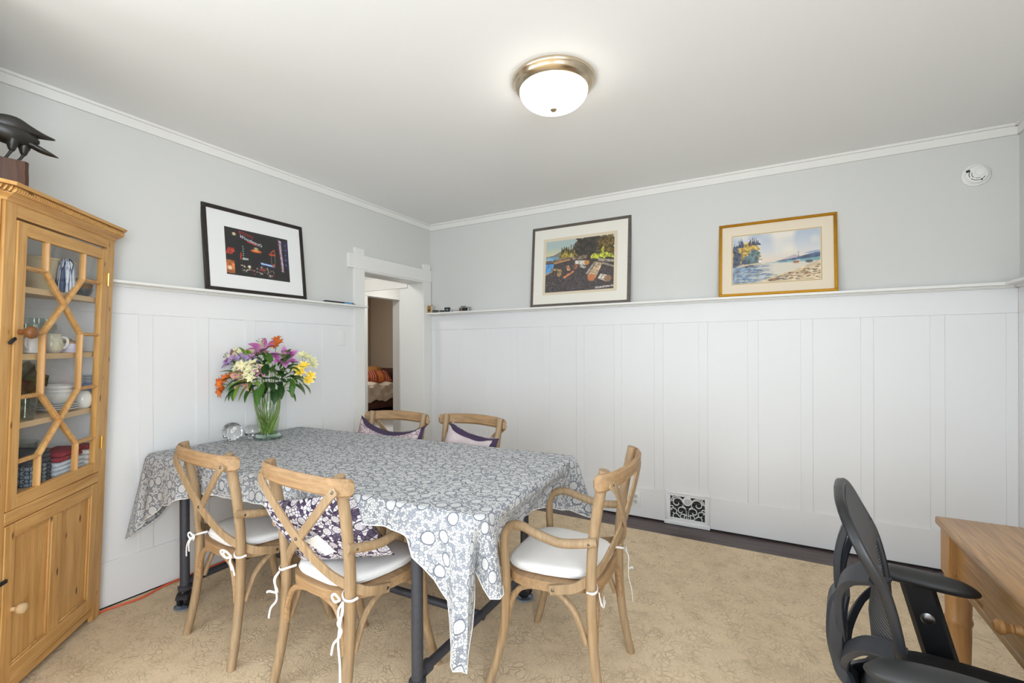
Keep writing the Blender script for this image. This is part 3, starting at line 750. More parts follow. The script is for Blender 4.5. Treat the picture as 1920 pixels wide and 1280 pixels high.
for z0, nm in ((.035, 'bottom_board'), (.775, 'shelf'), (1.059, 'shelf'), (1.333, 'shelf'), (1.602, 'shelf'), (1.915, 'top_board')):
    o = MB().prism(ins(.965), z0, z0 + .024).build(nm, M['pine_pale'] if nm == 'shelf' else P_, cab, flat=True)
box('stile', P_, cab, XL, -.5865, 0, .022, 0, 1.93, b=.002); box('stile', P_, cab, .0015, XR, 0, .022, 0, 1.93, b=.002)
box('frieze', PX, cab, -.5865, .0015, .001, .022, 1.879, 1.93, b=.0015)
box('middle_rail', PX, cab, -.5865, .0015, -.001, .022, .706, .755, b=.002)
box('base_rail', PX, cab, -.5865, .0015, .002, .022, .035, .070, b=.003)
# cornice following the canted front
def ring(p0, p1, z0, z1, name, mat, par, b=0):
    def pl(p): k = .4142 * p; return [(.0908 + p * .707 + .01, .0328 - p * .707 + .01), (XR + k, -p), (XL - k, -p), (-.6816 - p * .707 - .01, .0416 - p * .707 + .01)]
    A, B = pl(p0), pl(p1); back = [(-.69, .07), (.10, .06)]
    V = [(x, y, z0) for x, y in A] + [(x, y, z0) for x, y in back] + [(x, y, z1) for x, y in B] + [(x, y, z1) for x, y in back]
    F = [tuple(range(5, -1, -1)), tuple(range(6, 12))] + [(i, (i + 1) % 6, 6 + (i + 1) % 6, 6 + i) for i in range(6)]
    return MB().add(V, F).build(name, mat, par, flat=True)
co = ring(.004, .010, 1.928, 1.942, 'cornice', PX, cab)
ring(.010, .026, 1.938, 1.951, 'cornice_cove', PX, co); ring(.018, .018, 1.951, 1.982, 'cornice_fillet', PX, co); ring(.040, .044, 1.981, 1.993, 'cornice_cap', PX, co)
ring(.029, .029, 1.950, 1.953, 'cornice_bead', PX, co)
rp = MB(); kx = .4142 * .026
pts = [(.0908 + .02, .0328 - .02), (XR + kx, -.026), (XL - kx, -.026), (-.6816 - .02, .0416 - .02)]
for (ax, ay), (bx, by) in zip(pts, pts[1:]):
    L = math.hypot(bx - ax, by - ay); nb = max(2, int(L / .0125))
    for i in range(nb):
        t = (i + .5) / nb; x, y = ax + (bx - ax) * t, ay + (by - ay) * t; a = math.atan2(by - ay, bx - ax)
        rp.ball((0, 0, 0), (.0052, .012, .0150), 6, 4, mx=Matrix.Translation((x, y, 1.9672)) @ Matrix.Rotation(a, 4, 'Z') @ Matrix.Rotation(rad(-24), 4, 'Y'))
rp.build('rope_molding', PX, co)['kind'] = 'stuff'
# glazed door
dr = MB()
dr.box(-.5835, -.535, -.004, .020, .759, 1.868, b=.002)
door = dr.build('glazed_door', P_, cab)
box('door_stile', P_, door, -.045, -.0015, -.004, .020, .759, 1.868, b=.002)
box('door_rail', PX, door, -.535, -.045, -.0035, .0195, 1.817, 1.868, b=.002); box('door_rail', PX, door, -.535, -.045, -.0035, .0195, .759, .811, b=.002)
a, b_, c, d_, mdl = -.535, -.412, -.172, -.045, -.292
H = [.811, .936, 1.063, 1.189, 1.443, 1.567, 1.697, 1.817]
segs = []
for x in (b_, c): segs += [((x, H[6]), (x, H[7])), ((x, H[3]), (x, H[4])), ((x, H[0]), (x, H[1]))]
for z in (H[6], H[4], H[3], H[1]): segs += [((a, z), (b_, z)), ((c, z), (d_, z))]
segs += [((b_, H[6]), (c, H[4])), ((c, H[6]), (b_, H[4])), ((b_, H[3]), (c, H[1])), ((c, H[3]), (b_, H[1]))]
for (p, q) in segs:
    MB().sweep([(p[0], .006, p[1]), (q[0], .006, q[1])], [(-.0085, .012), (-.0085, .0), (-.004, -.004), (-.0025, -.010), (.0025, -.010), (.004, -.004), (.0085, .0), (.0085, .012)], Vector((0, 1, 0))).build('muntin', M['pine_muntin'], door)
panes = [[(a, H[6]), (b_, H[6]), (b_, H[7]), (a, H[7])], [(c, H[6]), (d_, H[6]), (d_, H[7]), (c, H[7])], [(b_, H[6]), (mdl, H[5]), (c, H[6]), (c, H[7]), (b_, H[7])],
         [(a, H[4]), (b_, H[4]), (mdl, H[5]), (b_, H[6]), (a, H[6])], [(d_, H[4]), (c, H[4]), (mdl, H[5]), (c, H[6]), (d_, H[6])],
         [(mdl, H[2]), (c, H[3]), (c, H[4]), (mdl, H[5]), (b_, H[4]), (b_, H[3])], [(a, H[3]), (b_, H[3]), (b_, H[4]), (a, H[4])], [(c, H[3]), (d_, H[3]), (d_, H[4]), (c, H[4])],
         [(a, H[1]), (b_, H[1]), (mdl, H[2]), (b_, H[3]), (a, H[3])], [(d_, H[1]), (c, H[1]), (mdl, H[2]), (c, H[3]), (d_, H[3])],
         [(b_, H[0]), (c, H[0]), (c, H[1]), (mdl, H[2]), (b_, H[1])], [(a, H[0]), (b_, H[0]), (b_, H[1]), (a, H[1])], [(c, H[0]), (d_, H[0]), (d_, H[1]), (c, H[1])]]
for i, pg in enumerate(panes):
    MB().add([(x, .010 + .0006 * (i % 3), z) for x, z in pg], [tuple(range(len(pg)))]).build('pane', M['thin_pane'], door, flat=True)
RX = Matrix.Rotation(pi / 2, 4, 'X')
MB().lathe([(.011, 0), (.010, .014), (.012, .020), (.021, .027), (.025, .038), (.022, .049), (.012, .056), (0, .058)], 20, mx=Matrix.Translation((-.558, -.004, 1.445)) @ RX).build('knob', plain('brown_turned_knob', (122, 78, 44), .35, var=.15), door)
for z in (1.722, .905):
    MB().box(-.010, .010, -.0075, -.004, z - .030, z + .030, b=.001).tube([(0, -.0085, z - .032), (0, -.0085, z + .032)], .004, 8).build('hinge', M['brass'], door)
# panelled lower door
ld = MB().box(-.5835, -.532, -.003, .020, .075, .702, b=.002).build('panelled_door', P_, cab)
box('door_stile', P_, ld, -.053, -.0015, -.003, .020, .075, .702, b=.002)
box('door_rail', PX, ld, -.532, -.053, -.0025, .0195, .650, .702, b=.002); box('door_rail', PX, ld, -.532, -.053, -.0025, .0195, .075, .140, b=.002)
box('door_stile', P_, ld, -.326, -.260, -.0025, .0195, .140, .650, b=.002)
for x0, x1 in ((-.532, -.326), (-.260, -.053)):
    box('panel', P_, ld, x0, x1, .009, .016, .140, .650)
    mo = MB(); 
    for q in ((x0, x0 + .010), (x1 - .010, x1)): mo.box(q[0], q[1], .001, .010, .140, .650, b=.003)
    mo.box(x0 + .01, x1 - .01, .001, .010, .140, .150, b=.003).box(x0 + .01, x1 - .01, .001, .010, .640, .650, b=.003); mo.build('panel_molding', M['pine_muntin'], ld)
MB().lathe([(.008, 0), (.008, .012), (.016, .020), (.0205, .029), (.019, .040), (.010, .046), (0, .047)], 18, mx=Matrix.Translation((-.536, -.003, .366)) @ RX).build('knob', M['pine_pale'], ld)['label'] = 'pale wooden knob'
MB().box(-.62, -.575, -.012, -.002, .488, .502, b=.002, mx=Matrix()).build('latch', M['dark'], ld)
MB().box(-.020, .016, -.012, -.003, -.006, .006, b=.002, mx=Matrix.Translation((-.594, 0, 1.412)) @ Matrix.Rotation(rad(-35), 4, 'Y')).build('latch', M['dark'], door)

# ---- things on the cabinet shelves
def inside(name, label, cat, x, y, z, group=None, rz=0.0):
    t = thing(name, label, cat, group=group); t.matrix_world = CAB @ Matrix.Translation((x, y, z)) @ Matrix.Rotation(rz, 4, 'Z'); return t
cer = plain('white_glazed_ceramic', (232, 230, 228), 0.2, var=0.02)
cream = plain('cream_woven_basket', (222, 204, 168), 0.75, var=0.1, scale=40, bump=0.5)
bluew = floral('blue_white_print', lin((44, 62, 108)), lin((36, 50, 96)), lin((220, 226, 236)), 30.0, 75.0, 'Object')
blueg = thin_glass('blue_tinted_glass', (0.55, 0.68, 0.82), 2.0)
leafg = plain('green_brown_glaze', (72, 66, 46), 0.15, var=0.55, scale=18)
leafb = plain('brown_glaze', (88, 52, 34), 0.12, var=0.5, scale=14)
S1, S2, S3, S4 = 1.6265, 1.3575, 1.0835, .7995
t = inside('basket', 'deep cream woven basket on the top shelf of the cabinet', 'basket', -.166, .148, S1)
MB().lathe([(.062, 0), (.068, .002), (.083, .07), (.094, .138), (.097, .146), (.094, .150), (.090, .146), (.080, .07), (.063, .008), (0, .006)], 36).build('bowl', cream, t)
MB().lathe([(.094, .140), (.0995, .145), (.0995, .154), (.093, .156), (.090, .148)], 36).build('rim', cream, t)
t = inside('jar', 'tapered blue and white patterned jar on the top cabinet shelf', 'jar', -.214, .048, S1)
MB().lathe([(.028, 0), (.033, .004), (.034, .04), (.030, .10), (.024, .140), (.017, .152), (.010, .158), (0, .159)], 26).build('body', bluew, t)
t = inside('bowl', 'turned amber wooden bowl at the right of the top cabinet shelf', 'bowl', -.020, .088, S1)
MB().lathe([(.02, 0), (.023, .004), (.036, .035), (.041, .064), (.039, .064), (.033, .035), (.012, .010), (0, .009)], 28).build('body', M['desk_z'], t)
t = inside('bowl', 'small blue glass bowl at the right front of the top cabinet shelf', 'bowl', -.082, .052, S1)
MB().lathe([(.020, 0), (.030, .010), (.036, .030), (.038, .036), (.036, .036), (.028, .012), (0, .006)], 28).build('body', blueg, t)
# shelf two
t = inside('mug', 'white mug at the left of the second cabinet shelf', 'mug', -.385, .062, S2)
MB().lathe([(.034, 0), (.038, .003), (.040, .075), (.0415, .082), (.038, .082), (.036, .008), (0, .006)], 28).build('body', cer, t)
MB().tube(spline([(-.036, -.01, .062), (-.062, -.018, .060), (-.066, -.02, .035), (-.040, -.012, .018)], 6), .005, 8).build('handle', cer, t)
jugm = plain('speckled_glaze', (196, 190, 170), 0.2, var=0.35, scale=60)
t = inside('jug', 'small speckled jug with a white loop handle on the second cabinet shelf', 'jug', -.268, .060, S2)
MB().lathe([(.026, 0), (.036, .012), (.040, .035), (.034, .062), (.030, .076), (.033, .084), (.030, .084), (.027, .074), (0, .01)], 26).build('body', jugm, t)
MB().tube(spline([(.030, -.012, .070), (.058, -.020, .066), (.066, -.022, .045), (.052, -.018, .022), (.034, -.012, .018)], 6), .0055, 8).build('handle', cer, t)
stripe = NT('striped_black_white'); w_ = stripe.node('ShaderNodeTexWave'); w_.bands_direction = 'Z'; w_.inputs['Scale'].default_value = 34; stripe.link(stripe.coord(), w_.inputs[0])
stripe.color(stripe.ramp(w_.outputs['Fac'], [(0.4, lin((60, 54, 58))), (0.5, lin((220, 214, 214)))])); stripe.set(Roughness=0.2)
t = inside('cup', 'black and white striped cup on the second cabinet shelf', 'cup', -.112, .118, S2)
MB().lathe([(.022, 0), (.034, .01), (.040, .05), (.038, .05), (.03, .012), (0, .006)], 26).build('body', stripe.m, t)
t = inside('sugar_dish', 'ribbed lilac white dish with a tan lid on the second cabinet shelf', 'dish', -.150, .062, S2)
MB().lathe([(.044, 0), (.048, .006), (.042, .010), (.036, .016), (.040, .040), (.038, .042), (0, .042)], 40, wob=lambda a_, z: .03 * cos(20 * a_) if .012 < z < .041 else 0).build('body', plain('lilac_white_china', (218, 214, 232), 0.2, var=0.02), t)
MB().lathe([(.039, .042), (.034, .050), (.012, .056), (.008, .064), (0, .066)], 26).build('lid', plain('tan_lid', (176, 142, 110), 0.4), t)
for i, (x, y) in enumerate(((-.170, .165), (-.095, .180), (-.225, .150))):
    t = inside('wine_glass', ('stemmed crystal glass behind the striped cup', 'stemmed crystal glass behind the sugar dish', 'stemmed crystal glass behind the speckled jug')[i] + ' in the cabinet', 'glass', x, y, S2, 'crystal glasses on the second cabinet shelf')
    MB().lathe([(.030, 0), (.030, .002), (.006, .006), (.004, .05), (.008, .07), (.026, .085), (.034, .115), (.032, .150)], 24).build('bowl', M['vase_glass'], t)
    MB().lathe([(.0345, .100), (.036, .106), (.0345, .112), (.036, .118), (.0345, .124)], 12).build('cut_band', M['crystal'], t)
# shelf three
t = inside('leaf_dish', 'large brown and green glazed leaf dish standing on the third cabinet shelf', 'dish', -.300, .165, S3)
mxl = Matrix.Translation((0, 0, .115)) @ Matrix.Rotation(rad(62), 4, 'X') @ Matrix.Rotation(rad(10), 4, 'Z')
def leafy(u, v):
    a_ = 2 * pi * u; r = v * (.135 + .012 * cos(9 * a_) + .006 * cos(23 * a_)); z = .045 * v ** 2 + .004 * cos(9 * a_) * v
    return (r * cos(a_) * 1.05, r * sin(a_) * .85, z)
MB().grid(leafy, 64, 8, True, mx=mxl).build('dish', leafg, t, ang=70)
MB().grid(lambda u, v: (lambda p: (p[0] * .7 - .01, p[1] * .55 - .035, p[2] * .6 + .004))(leafy(u, v)), 48, 6, True, mx=mxl).build('brown_glaze_well', leafb, t, ang=70)
def bowl_(t, r, h, at=(0, 0, 0), name='body', mat=None):
    MB().lathe([(r * .45, 0), (r * .5, .004), (r * .86, h * .5), (r, h), (r * .96, h), (r * .8, h * .5), (r * .4, .010), (0, .009)], 32, at=at).build(name, mat or cer, t)
for i, (r, h, z) in enumerate(((.078, .016, 0), (.075, .015, .010), (.072, .015, .020))):
    t = inside('plate', ('bottom white plate', 'middle white plate', 'top white plate')[i] + ' of the stack on the third cabinet shelf', 'plate', -.160, .092, S3 + z, 'white plates on the third cabinet shelf')
    MB().lathe([(r * .55, 0), (r * .6, .003), (r, h), (r * .985, h + .002), (r * .58, .006), (0, .006)], 40).build('body', cer, t)
for i, (r, h, z) in enumerate(((.074, .050, .037), (.069, .047, .056), (.062, .045, .075))):
    t = inside('bowl', ('lowest white bowl', 'second white bowl', 'top white bowl')[i] + ' nested on the plates in the cabinet', 'bowl', -.158, .092, S3 + z, 'white bowls on the third cabinet shelf')
    bowl_(t, r, h)
t = inside('pot', 'round white pot at the right of the third cabinet shelf', 'pot', -.042, .056, S3)
MB().lathe([(.022, 0), (.032, .008), (.039, .036), (.036, .062), (.026, .080), (.022, .084), (0, .086)], 30).build('body', cer, t)
t = inside('box', 'blue box at the right end of the third cabinet shelf', 'box', .020, .072, S3)
MB().box(-.018, .018, -.05, .012, 0, .112, b=.003).build('body', plain('periwinkle_card', (110, 134, 190), 0.6), t); MB().box(-.0195, .0195, -.0515, .0135, .098, .116, b=.003).build('lid', plain('periwinkle_lid', (120, 144, 200), 0.6), t)
for i in range(5):
    t = inside('saucer', ('lowest', 'second', 'middle', 'fourth', 'topmost')[i] + ' blue rimmed saucer stacked on the blue box', 'saucer', .012, .058, S3 + .1165 + i * .0075, 'saucers on the blue box')
    MB().lathe([(.016, 0), (.018, .002), (.032, .008), (.031, .0095), (.016, .004), (0, .004)], 28).build('body', plain('pale_blue_china', (196, 212, 234), 0.2) if i % 2 == 0 else cer, t)
t = inside('tumbler', 'clear ribbed glass jug at the left of the third cabinet shelf', 'glass', -.415, .055, S3)
MB().lathe([(.026, 0), (.030, .004), (.034, .05), (.036, .095), (.033, .095), (.027, .006), (0, .005)], 24).build('body', M['vase_glass'], t)
# bottom shelf: folded cloth and a glass bowl
def folded(label, x, y, z, w, d, h, mat, rz, n_=4, group='folded cloths at the bottom of the cabinet'):
    t = inside('folded_cloth', label, 'cloth', x, y, z, group, rz)
    for i in range(n_):
        hh = h / n_
        MB().box(-w / 2 + .004 * (i % 2), w / 2 - .003 * (i % 3), -d / 2, d / 2, i * hh, (i + 1) * hh - .0006, b=hh * .42, seg=2).build('fold', mat, t)
    return t
navy = floral('navy_print_cloth', lin((40, 46, 62)), lin((26, 30, 44)), lin((150, 164, 180)), 22.0, 60.0, 'Object')
redk = plain('red_knit_cloth', (150, 36, 50), 0.95, var=0.4, scale=160, bump=0.6)
greyc = plain('slate_cloth', (58, 62, 72), 0.95, var=0.25, scale=60, bump=0.4)
paleb = plain('pale_blue_cloth', (204, 214, 226), 0.95, var=0.08, scale=30, bump=0.4)
folded('navy patterned folded cloth at the bottom left of the cabinet', -.345, .095, S4, .13, .14, .085, navy, rad(8), 5)
folded('slate grey folded cloth on top of the navy one', -.340, .10, S4 + .0855, .12, .13, .06, greyc, rad(-4), 3)
folded('pale blue folded cloth at the bottom front of the cabinet', -.150, .080, S4, .19, .10, .060, paleb, rad(-3), 3)
folded('red knitted folded cloth on the pale blue one', -.150, .082, S4 + .0605, .18, .105, .045, redk, rad(4), 2)
folded('white folded cloth at the bottom right of the cabinet', -.002, .066, S4, .075, .075, .075, M['linen'], rad(10), 3)
folded('dark red folded cloth on the white one', -.002, .066, S4 + .0755, .065, .07, .025, redk, rad(4), 1)
t = inside('bowl', 'pressed glass bowl tilted behind the red cloth in the cabinet', 'bowl', -.205, .215, S4)
MB().lathe([(.03, 0), (.045, .02), (.068, .085), (.078, .150), (.075, .150), (.065, .085), (.036, .02), (0, .012)], 36, wob=lambda a_, z: .02 * cos(18 * a_)).build('body', M['vase_glass'], t)

# ---- carved crow on its block, on top of the cabinet
aT = Vector((.245, .97, 0)).normalized(); nT = Vector((aT.y, -aT.x, 0))
BX = Matrix(((aT.x, -nT.x, 0, .5574), (aT.y, -nT.y, 0, -3.1048), (0, 0, 1, 0), (0, 0, 0, 1)))   # x: towards the tail, y: away from the viewer
t = thing('wood_block', 'dark brown wooden block on top of the corner cabinet', 'block'); t.matrix_world = BX
bk = MB(); 
def blk(u, v):
    a_ = 2 * pi * u; c_, s_ = cos(a_), sin(a_); q = max(abs(c_) / .085, abs(s_) / .042); r = (1 / q) * (1 - .10 * (min(abs(c_) / .085, abs(s_) / .042) / q) ** 4)
    z = 1.986 + v * .114; k = 1 + .012 * sin(5 * z * 30 + a_ * 3)
    return (-.085 + r * c_ * k, r * s_ * k, z + .003 * sin(a_ * 2) * v)
bk.grid(blk, 40, 6, True); k0 = len(bk.v)
bk.f.append(tuple(i * 6 + 5 for i in range(40))); bk.f.append(tuple(i * 6 for i in range(39, -1, -1)))
bk.build('body', M['block'], t)
crow = thing('carved_crow', 'black carved wooden crow standing on the brown block, tail to the right', 'figurine'); crow.matrix_world = BX
E12 = [(cos(2 * pi * i / 16), sin(2 * pi * i / 16)) for i in range(16)]
def loft(st, mat, name, par):
    p = [(s_, y_, z_) for s_, z_, hh, hw, y_ in st]; MBx = MB().sweep(spline(p, 4), E12, Vector((0, 0, 1)), None)
    N = len(p); full = []
    hs = spline([(q[2], q[3], 0) for q in st], 4)
    m_ = MB().sweep(spline(p, 4), E12, Vector((0, 0, 1)), [(max(.0008, q.y), max(.0008, q.x)) for q in hs]); return m_.build(name, mat, par, ang=70)
body = loft([(.030, 2.192, .006, .008, 0), (.012, 2.196, .022, .022, 0), (-.01, 2.202, .036, .032, 0), (-.035, 2.206, .046, .041, 0), (-.065, 2.212, .048, .045, 0), (-.10, 2.221, .044, .043, 0), (-.135, 2.234, .034, .034, 0), (-.165, 2.246, .027, .027, 0), (-.19, 2.246, .020, .019, 0), (-.207, 2.240, .010, .009, 0), (-.232, 2.232, .006, .005, 0), (-.250, 2.226, .001, .001, 0)], M['crow'], 'body', crow)
loft([(-.012, 2.188, .012, .014, 0), (.012, 2.176, .012, .017, 0), (.034, 2.165, .011, .018, 0), (.060, 2.156, .007, .014, 0), (.083, 2.149, .001, .004, 0)], M['crow'], 'tail', crow)
for sd in (-1, 1):
    loft([(-.105, 2.226, .006, .006, sd * .036), (-.075, 2.236, .022, .010, sd * .036), (-.035, 2.238, .024, .010, sd * .034), (.0, 2.229, .017, .009, sd * .024), (.035, 2.222, .009, .007, sd * .013), (.060, 2.219, .004, .005, sd * .008), (.074, 2.218, .001, .002, sd * .006)], M['crow'], 'wing', crow)
for i, (s0, s1, sy) in enumerate(((-.045, -.062, -.014), (-.014, -.036, .014))):
    lg = MB().tube(spline([(s0 + .004, sy, 2.178), (s0 + .001, sy, 2.160), (s0, sy, 2.140), (s0 - .001, sy, 2.134)], 3), [.020, .019, .018, .017, .014, .012, .010, .008, .007, .006], 10)
    lg.tube([(s0, sy, 2.136), (s0 - .008, sy, 2.119), (s1, sy, 2.1005)], [.0052, .0044, .0046], 8)
    for dy in (-.010, 0, .010): lg.tube([(s1, sy, 2.1025), (s1 - .020, sy + dy, 2.1025)], [.003, .0016], 6)
    lg.tube([(s1, sy, 2.1025), (s1 + .012, sy, 2.1025)], [.003, .0016], 6)
    lg.build('leg', M['crow'], crow, ang=60)

# ================================================================== PICTURES LEANING ON THE PLATE RAILS
rng = np.random.RandomState(7)
def vnoise(h, w, cells, seed):
    r = np.random.RandomState(seed); g = r.rand(cells + 2, int(cells * w / h) + 3)
    y = np.linspace(0, cells, h); x = np.linspace(0, cells * w / h, w); y0 = y.astype(int); x0 = x.astype(int); fy = (y - y0)[:, None]; fx = (x - x0)[None]
    fy = fy * fy * (3 - 2 * fy); fx = fx * fx * (3 - 2 * fx)
    return (g[y0][:, x0] * (1 - fy) * (1 - fx) + g[y0 + 1][:, x0] * fy * (1 - fx) + g[y0][:, x0 + 1] * (1 - fy) * fx + g[y0 + 1][:, x0 + 1] * fy * fx)
class Art:
    def __init__(s, w, h, bg):
        s.w, s.h = w, h; s.c = np.ones((h, w, 3)) * np.array(bg, float); yy, xx = np.mgrid[0:h, 0:w]; s.U = xx / (w - 1); s.V = 1 - yy / (h - 1)
    def put(s, mask, col, a=1.0, var=0, cells=20, seed=1):
        c = np.array(col, float)
        if var: c = c * (1 + var * (vnoise(s.h, s.w, cells, seed)[..., None] - .5) * 2)
        m = (mask * a)[..., None]; s.c = s.c * (1 - m) + c * m
    def poly(s, pts, col, a=1.0, var=0, cells=24, seed=1, wob=0.0):
        U, V = s.U, s.V
        if wob: U = U + wob * (vnoise(s.h, s.w, 26, seed + 50) - .5); V = V + wob * (vnoise(s.h, s.w, 26, seed + 51) - .5)
        m = np.zeros(U.shape, bool); n = len(pts)
        for i in range(n):
            (x0, y0), (x1, y1) = pts[i], pts[(i + 1) % n]
            if y0 == y1: continue
            c = ((y0 > V) != (y1 > V)) & (U < (x1 - x0) * (V - y0) / (y1 - y0) + x0); m ^= c
        s.put(m.astype(float), col, a, var, cells, seed)
    def ell(s, x, y, rx, ry, col, a=1.0, soft=.15, var=0, seed=1):
        d = np.sqrt(((s.U - x) / rx) ** 2 + ((s.V - y) / ry) ** 2); s.put(np.clip((1 - d) / soft, 0, 1), col, a, var, 30, seed)
    def line(s, x0, y0, x1, y1, w, col, a=1.0):
        asp = s.w / s.h; ux, uy = (x1 - x0) * asp, y1 - y0; L = ux * ux + uy * uy + 1e-9
        t = np.clip((((s.U - x0) * asp) * ux + (s.V - y0) * uy) / L, 0, 1); d = np.hypot((s.U - x0) * asp - t * ux, (s.V - y0) - t * uy)
        s.put(np.clip(1.5 - d / w, 0, 1), col, a)
def print_mesh(name, art, w, h, par, mx, rough=0.6):
    nx, ny = art.w, art.h
    xs = np.linspace(0, w, nx); zs = np.linspace(h, 0, ny)
    V = np.zeros((ny, nx, 3)); V[..., 0] = xs[None]; V[..., 2] = zs[:, None]
    idx = np.arange(nx * ny).reshape(ny, nx); F = np.stack([idx[:-1, :-1], idx[1:, :-1], idx[1:, 1:], idx[:-1, 1:]], -1).reshape(-1, 4)
    me = bpy.data.meshes.new(name); me.vertices.add(nx * ny); me.vertices.foreach_set('co', V.reshape(-1).astype(np.float32))
    me.loops.add(F.size); me.loops.foreach_set('vertex_index', F.reshape(-1).astype(np.int32)); me.polygons.add(len(F))
    me.polygons.foreach_set('loop_start', np.arange(0, F.size, 4, dtype=np.int32)); me.update(calc_edges=True); me.validate()
    ca = me.color_attributes.new('print', 'FLOAT_COLOR', 'POINT'); c = np.clip(art.c, 0, 255) / 255
    c = np.where(c <= 0.04045, c / 12.92, ((c + .055) / 1.055) ** 2.4); col = np.ones((nx * ny, 4), np.float32); col[:, :3] = c.reshape(-1, 3); ca.data.foreach_set('color', col.reshape(-1))
    m = NT(name + '_ink'); at = m.node('ShaderNodeAttribute'); at.attribute_name = 'print'
    m.color(m.mix(0.04, at.outputs['Color'], m.mix(m.noise(m.coord(), 300, 2), (0.1, 0.1, 0.1), (0.9, 0.9, 0.9)))); m.set(Roughness=rough)
    me.materials.append(m.m); o = bpy.data.objects.new(name, me); COL.objects.link(o); o.parent = par; o.matrix_parent_inverse = Matrix(); o.matrix_local = mx; return o
def picture(label, wall, c0, w, h, zt, fw, fd, fmat, mmat, group='framed pictures on the plate rail'):
    """frame standing on the rail and leaning back on the wall; local x along the wall to the right, z up, -y towards the room"""
    t = thing('framed_picture', label, 'picture', group=group)
    lean = math.atan2(.056, zt - 1.7445)
    base = Matrix.Translation((.068, c0, 1.745)) @ Matrix.Rotation(pi / 2, 4, 'Z') if wall == 'A' else Matrix.Translation((c0, -.068, 1.745))
    t.matrix_world = base @ Matrix.Rotation(-lean, 4, 'X')
    for (x0, x1, z0, z1, nm, sd) in ((0, w, 0, fw, 'b', 0), (0, w, h - fw, h, 't', 0), (0, fw, fw, h - fw, 'l', 0), (w - fw, w, fw, h - fw, 'r', 0)):
        box('frame_side', fmat, t, x0, x1, 0, fd, z0, z1, b=.0025)
    box('mat_board', mmat, t, fw - .003, w - fw + .003, .006, .0085, fw - .003, h - fw + .003)
    MB().add([(fw, .0035, fw), (w - fw, .0035, fw), (w - fw, .0035, h - fw), (fw, .0035, h - fw)], [(0, 1, 2, 3)]).build('glass', M['picture_pane'], t, flat=True)
    box('backing', M['dark'], t, fw, w - fw, .0088, fd - .002, fw, h - fw)
    return t
def lettering(par, text, x, z, size, mat, y, rot=0.0, shear=0.0, vertical=False):
    cu = bpy.data.curves.new('t', 'FONT'); cu.body = text; cu.size = size; cu.align_x = 'CENTER'; cu.align_y = 'CENTER'; cu.shear = shear; cu.resolution_u = 2
    if vertical: cu.space_line = 0.8
    tmp = bpy.data.objects.new('t', cu); COL.objects.link(tmp); bpy.context.view_layer.update()
    me = bpy.data.meshes.new_from_object(tmp.evaluated_get(bpy.context.evaluated_depsgraph_get())); bpy.data.objects.remove(tmp)
    o = bpy.data.objects.new('lettering', me); me.materials.clear(); me.materials.append(mat); COL.objects.link(o); o.parent = par
    o.matrix_local = Matrix.Translation((x, y, z)) @ Matrix.Rotation(rot, 4, 'Y') @ Matrix.Rotation(pi / 2, 4, 'X'); return o

# 1: night street with neon signs
A1 = Art(190, 136, (20, 17, 18))
A1.put(np.clip((.45 - A1.V) * 1.2, 0, 1), (30, 24, 22), .8, .4, 12, 3)
A1.ell(.135, .875, .028, .035, (255, 236, 190)); A1.ell(.135, .87, .07, .06, (120, 96, 60), .4, .9)
for i in range(6): A1.line(.22 + i * .035, .965 - i * .012, .24 + i * .035, .90 - i * .012, .006, (176, 44, 28), .9)
A1.line(.21, .97, .43, .885, .005, (190, 48, 30)); A1.line(.215, .95, .25, .80, .006, (190, 48, 30))
A1.line(.325, .775, .48, .72, .008, (226, 60, 36)); A1.line(.335, .755, .46, .715, .005, (200, 50, 30))
A1.ell(.46, .64, .05, .045, (190, 170, 120), 1, .6); A1.ell(.46, .585, .105, .038, (216, 96, 30), 1, .3); A1.ell(.46, .60, .07, .016, (250, 190, 110), .9, .5)
for k in range(4): A1.line(.01 + .025 * k, .44, .045 + .025 * k, .56, .011, (214, 60, 34))
A1.line(.09, .52, .125, .50, .012, (230, 80, 40)); A1.line(.215, .36, .225, .49, .012, (210, 60, 30)); A1.poly([(.24, .35), (.33, .36), (.33, .40), (.24, .39)], (180, 186, 176))
for k in range(6): A1.ell(.255 + .006 * (k % 2), .635 - .048 * k, .014, .016, (170, 206, 190), .9, .5)
A1.line(.68, .57, .76, .575, .022, (206, 80, 40)); A1.line(.695, .61, .755, .69, .008, (220, 96, 60)); A1.line(.755, .69, .765, .60, .006, (220, 96, 60))
for x in (.70, .76): A1.line(x, .36, x, .56, .006, (130, 110, 100))
A1.poly([(.83, .95), (.885, .935), (.905, .20), (.865, .22)], (150, 132, 150), 1, .6, 60, 5); A1.line(.838, .94, .868, .24, .006, (150, 70, 50))
for k in range(13): A1.ell(.862 + .0022 * k, .90 - .049 * k, .012, .016, (236, 232, 244), .95, .5)
A1.poly([(.90, .95), (1, .93), (1, .28), (.93, .30)], (34, 30, 58), 1, .4, 20, 6)
for k in range(5): A1.ell(.95, .85 - .115 * k, .016, .03, (130, 120, 190), .8, .6)
A1.poly([(.52, .305), (.745, .285), (.75, .335), (.52, .36)], (60, 110, 176), 1, .3, 30, 8); A1.line(.53, .335, .70, .315, .010, (236, 242, 250)); A1.ell(.735, .33, .03, .05, (190, 90, 60), 1, .5)
A1.poly([(0, .03), (.12, .03), (.12, .30), (.0, .31)], (196, 110, 54), 1, .5, 14, 9); A1.ell(.05, .14, .04, .06, (246, 220, 190), 1, .5)
for k in range(46):
    x = .22 + .52 * rng.rand(); y = .06 + .20 * rng.rand(); A1.ell(x, y, .008 + .02 * rng.rand(), .008 + .018 * rng.rand(), [(236, 214, 176), (206, 206, 186), (150, 120, 84), (190, 60, 40), (222, 226, 220)][k % 5], .85, .6)
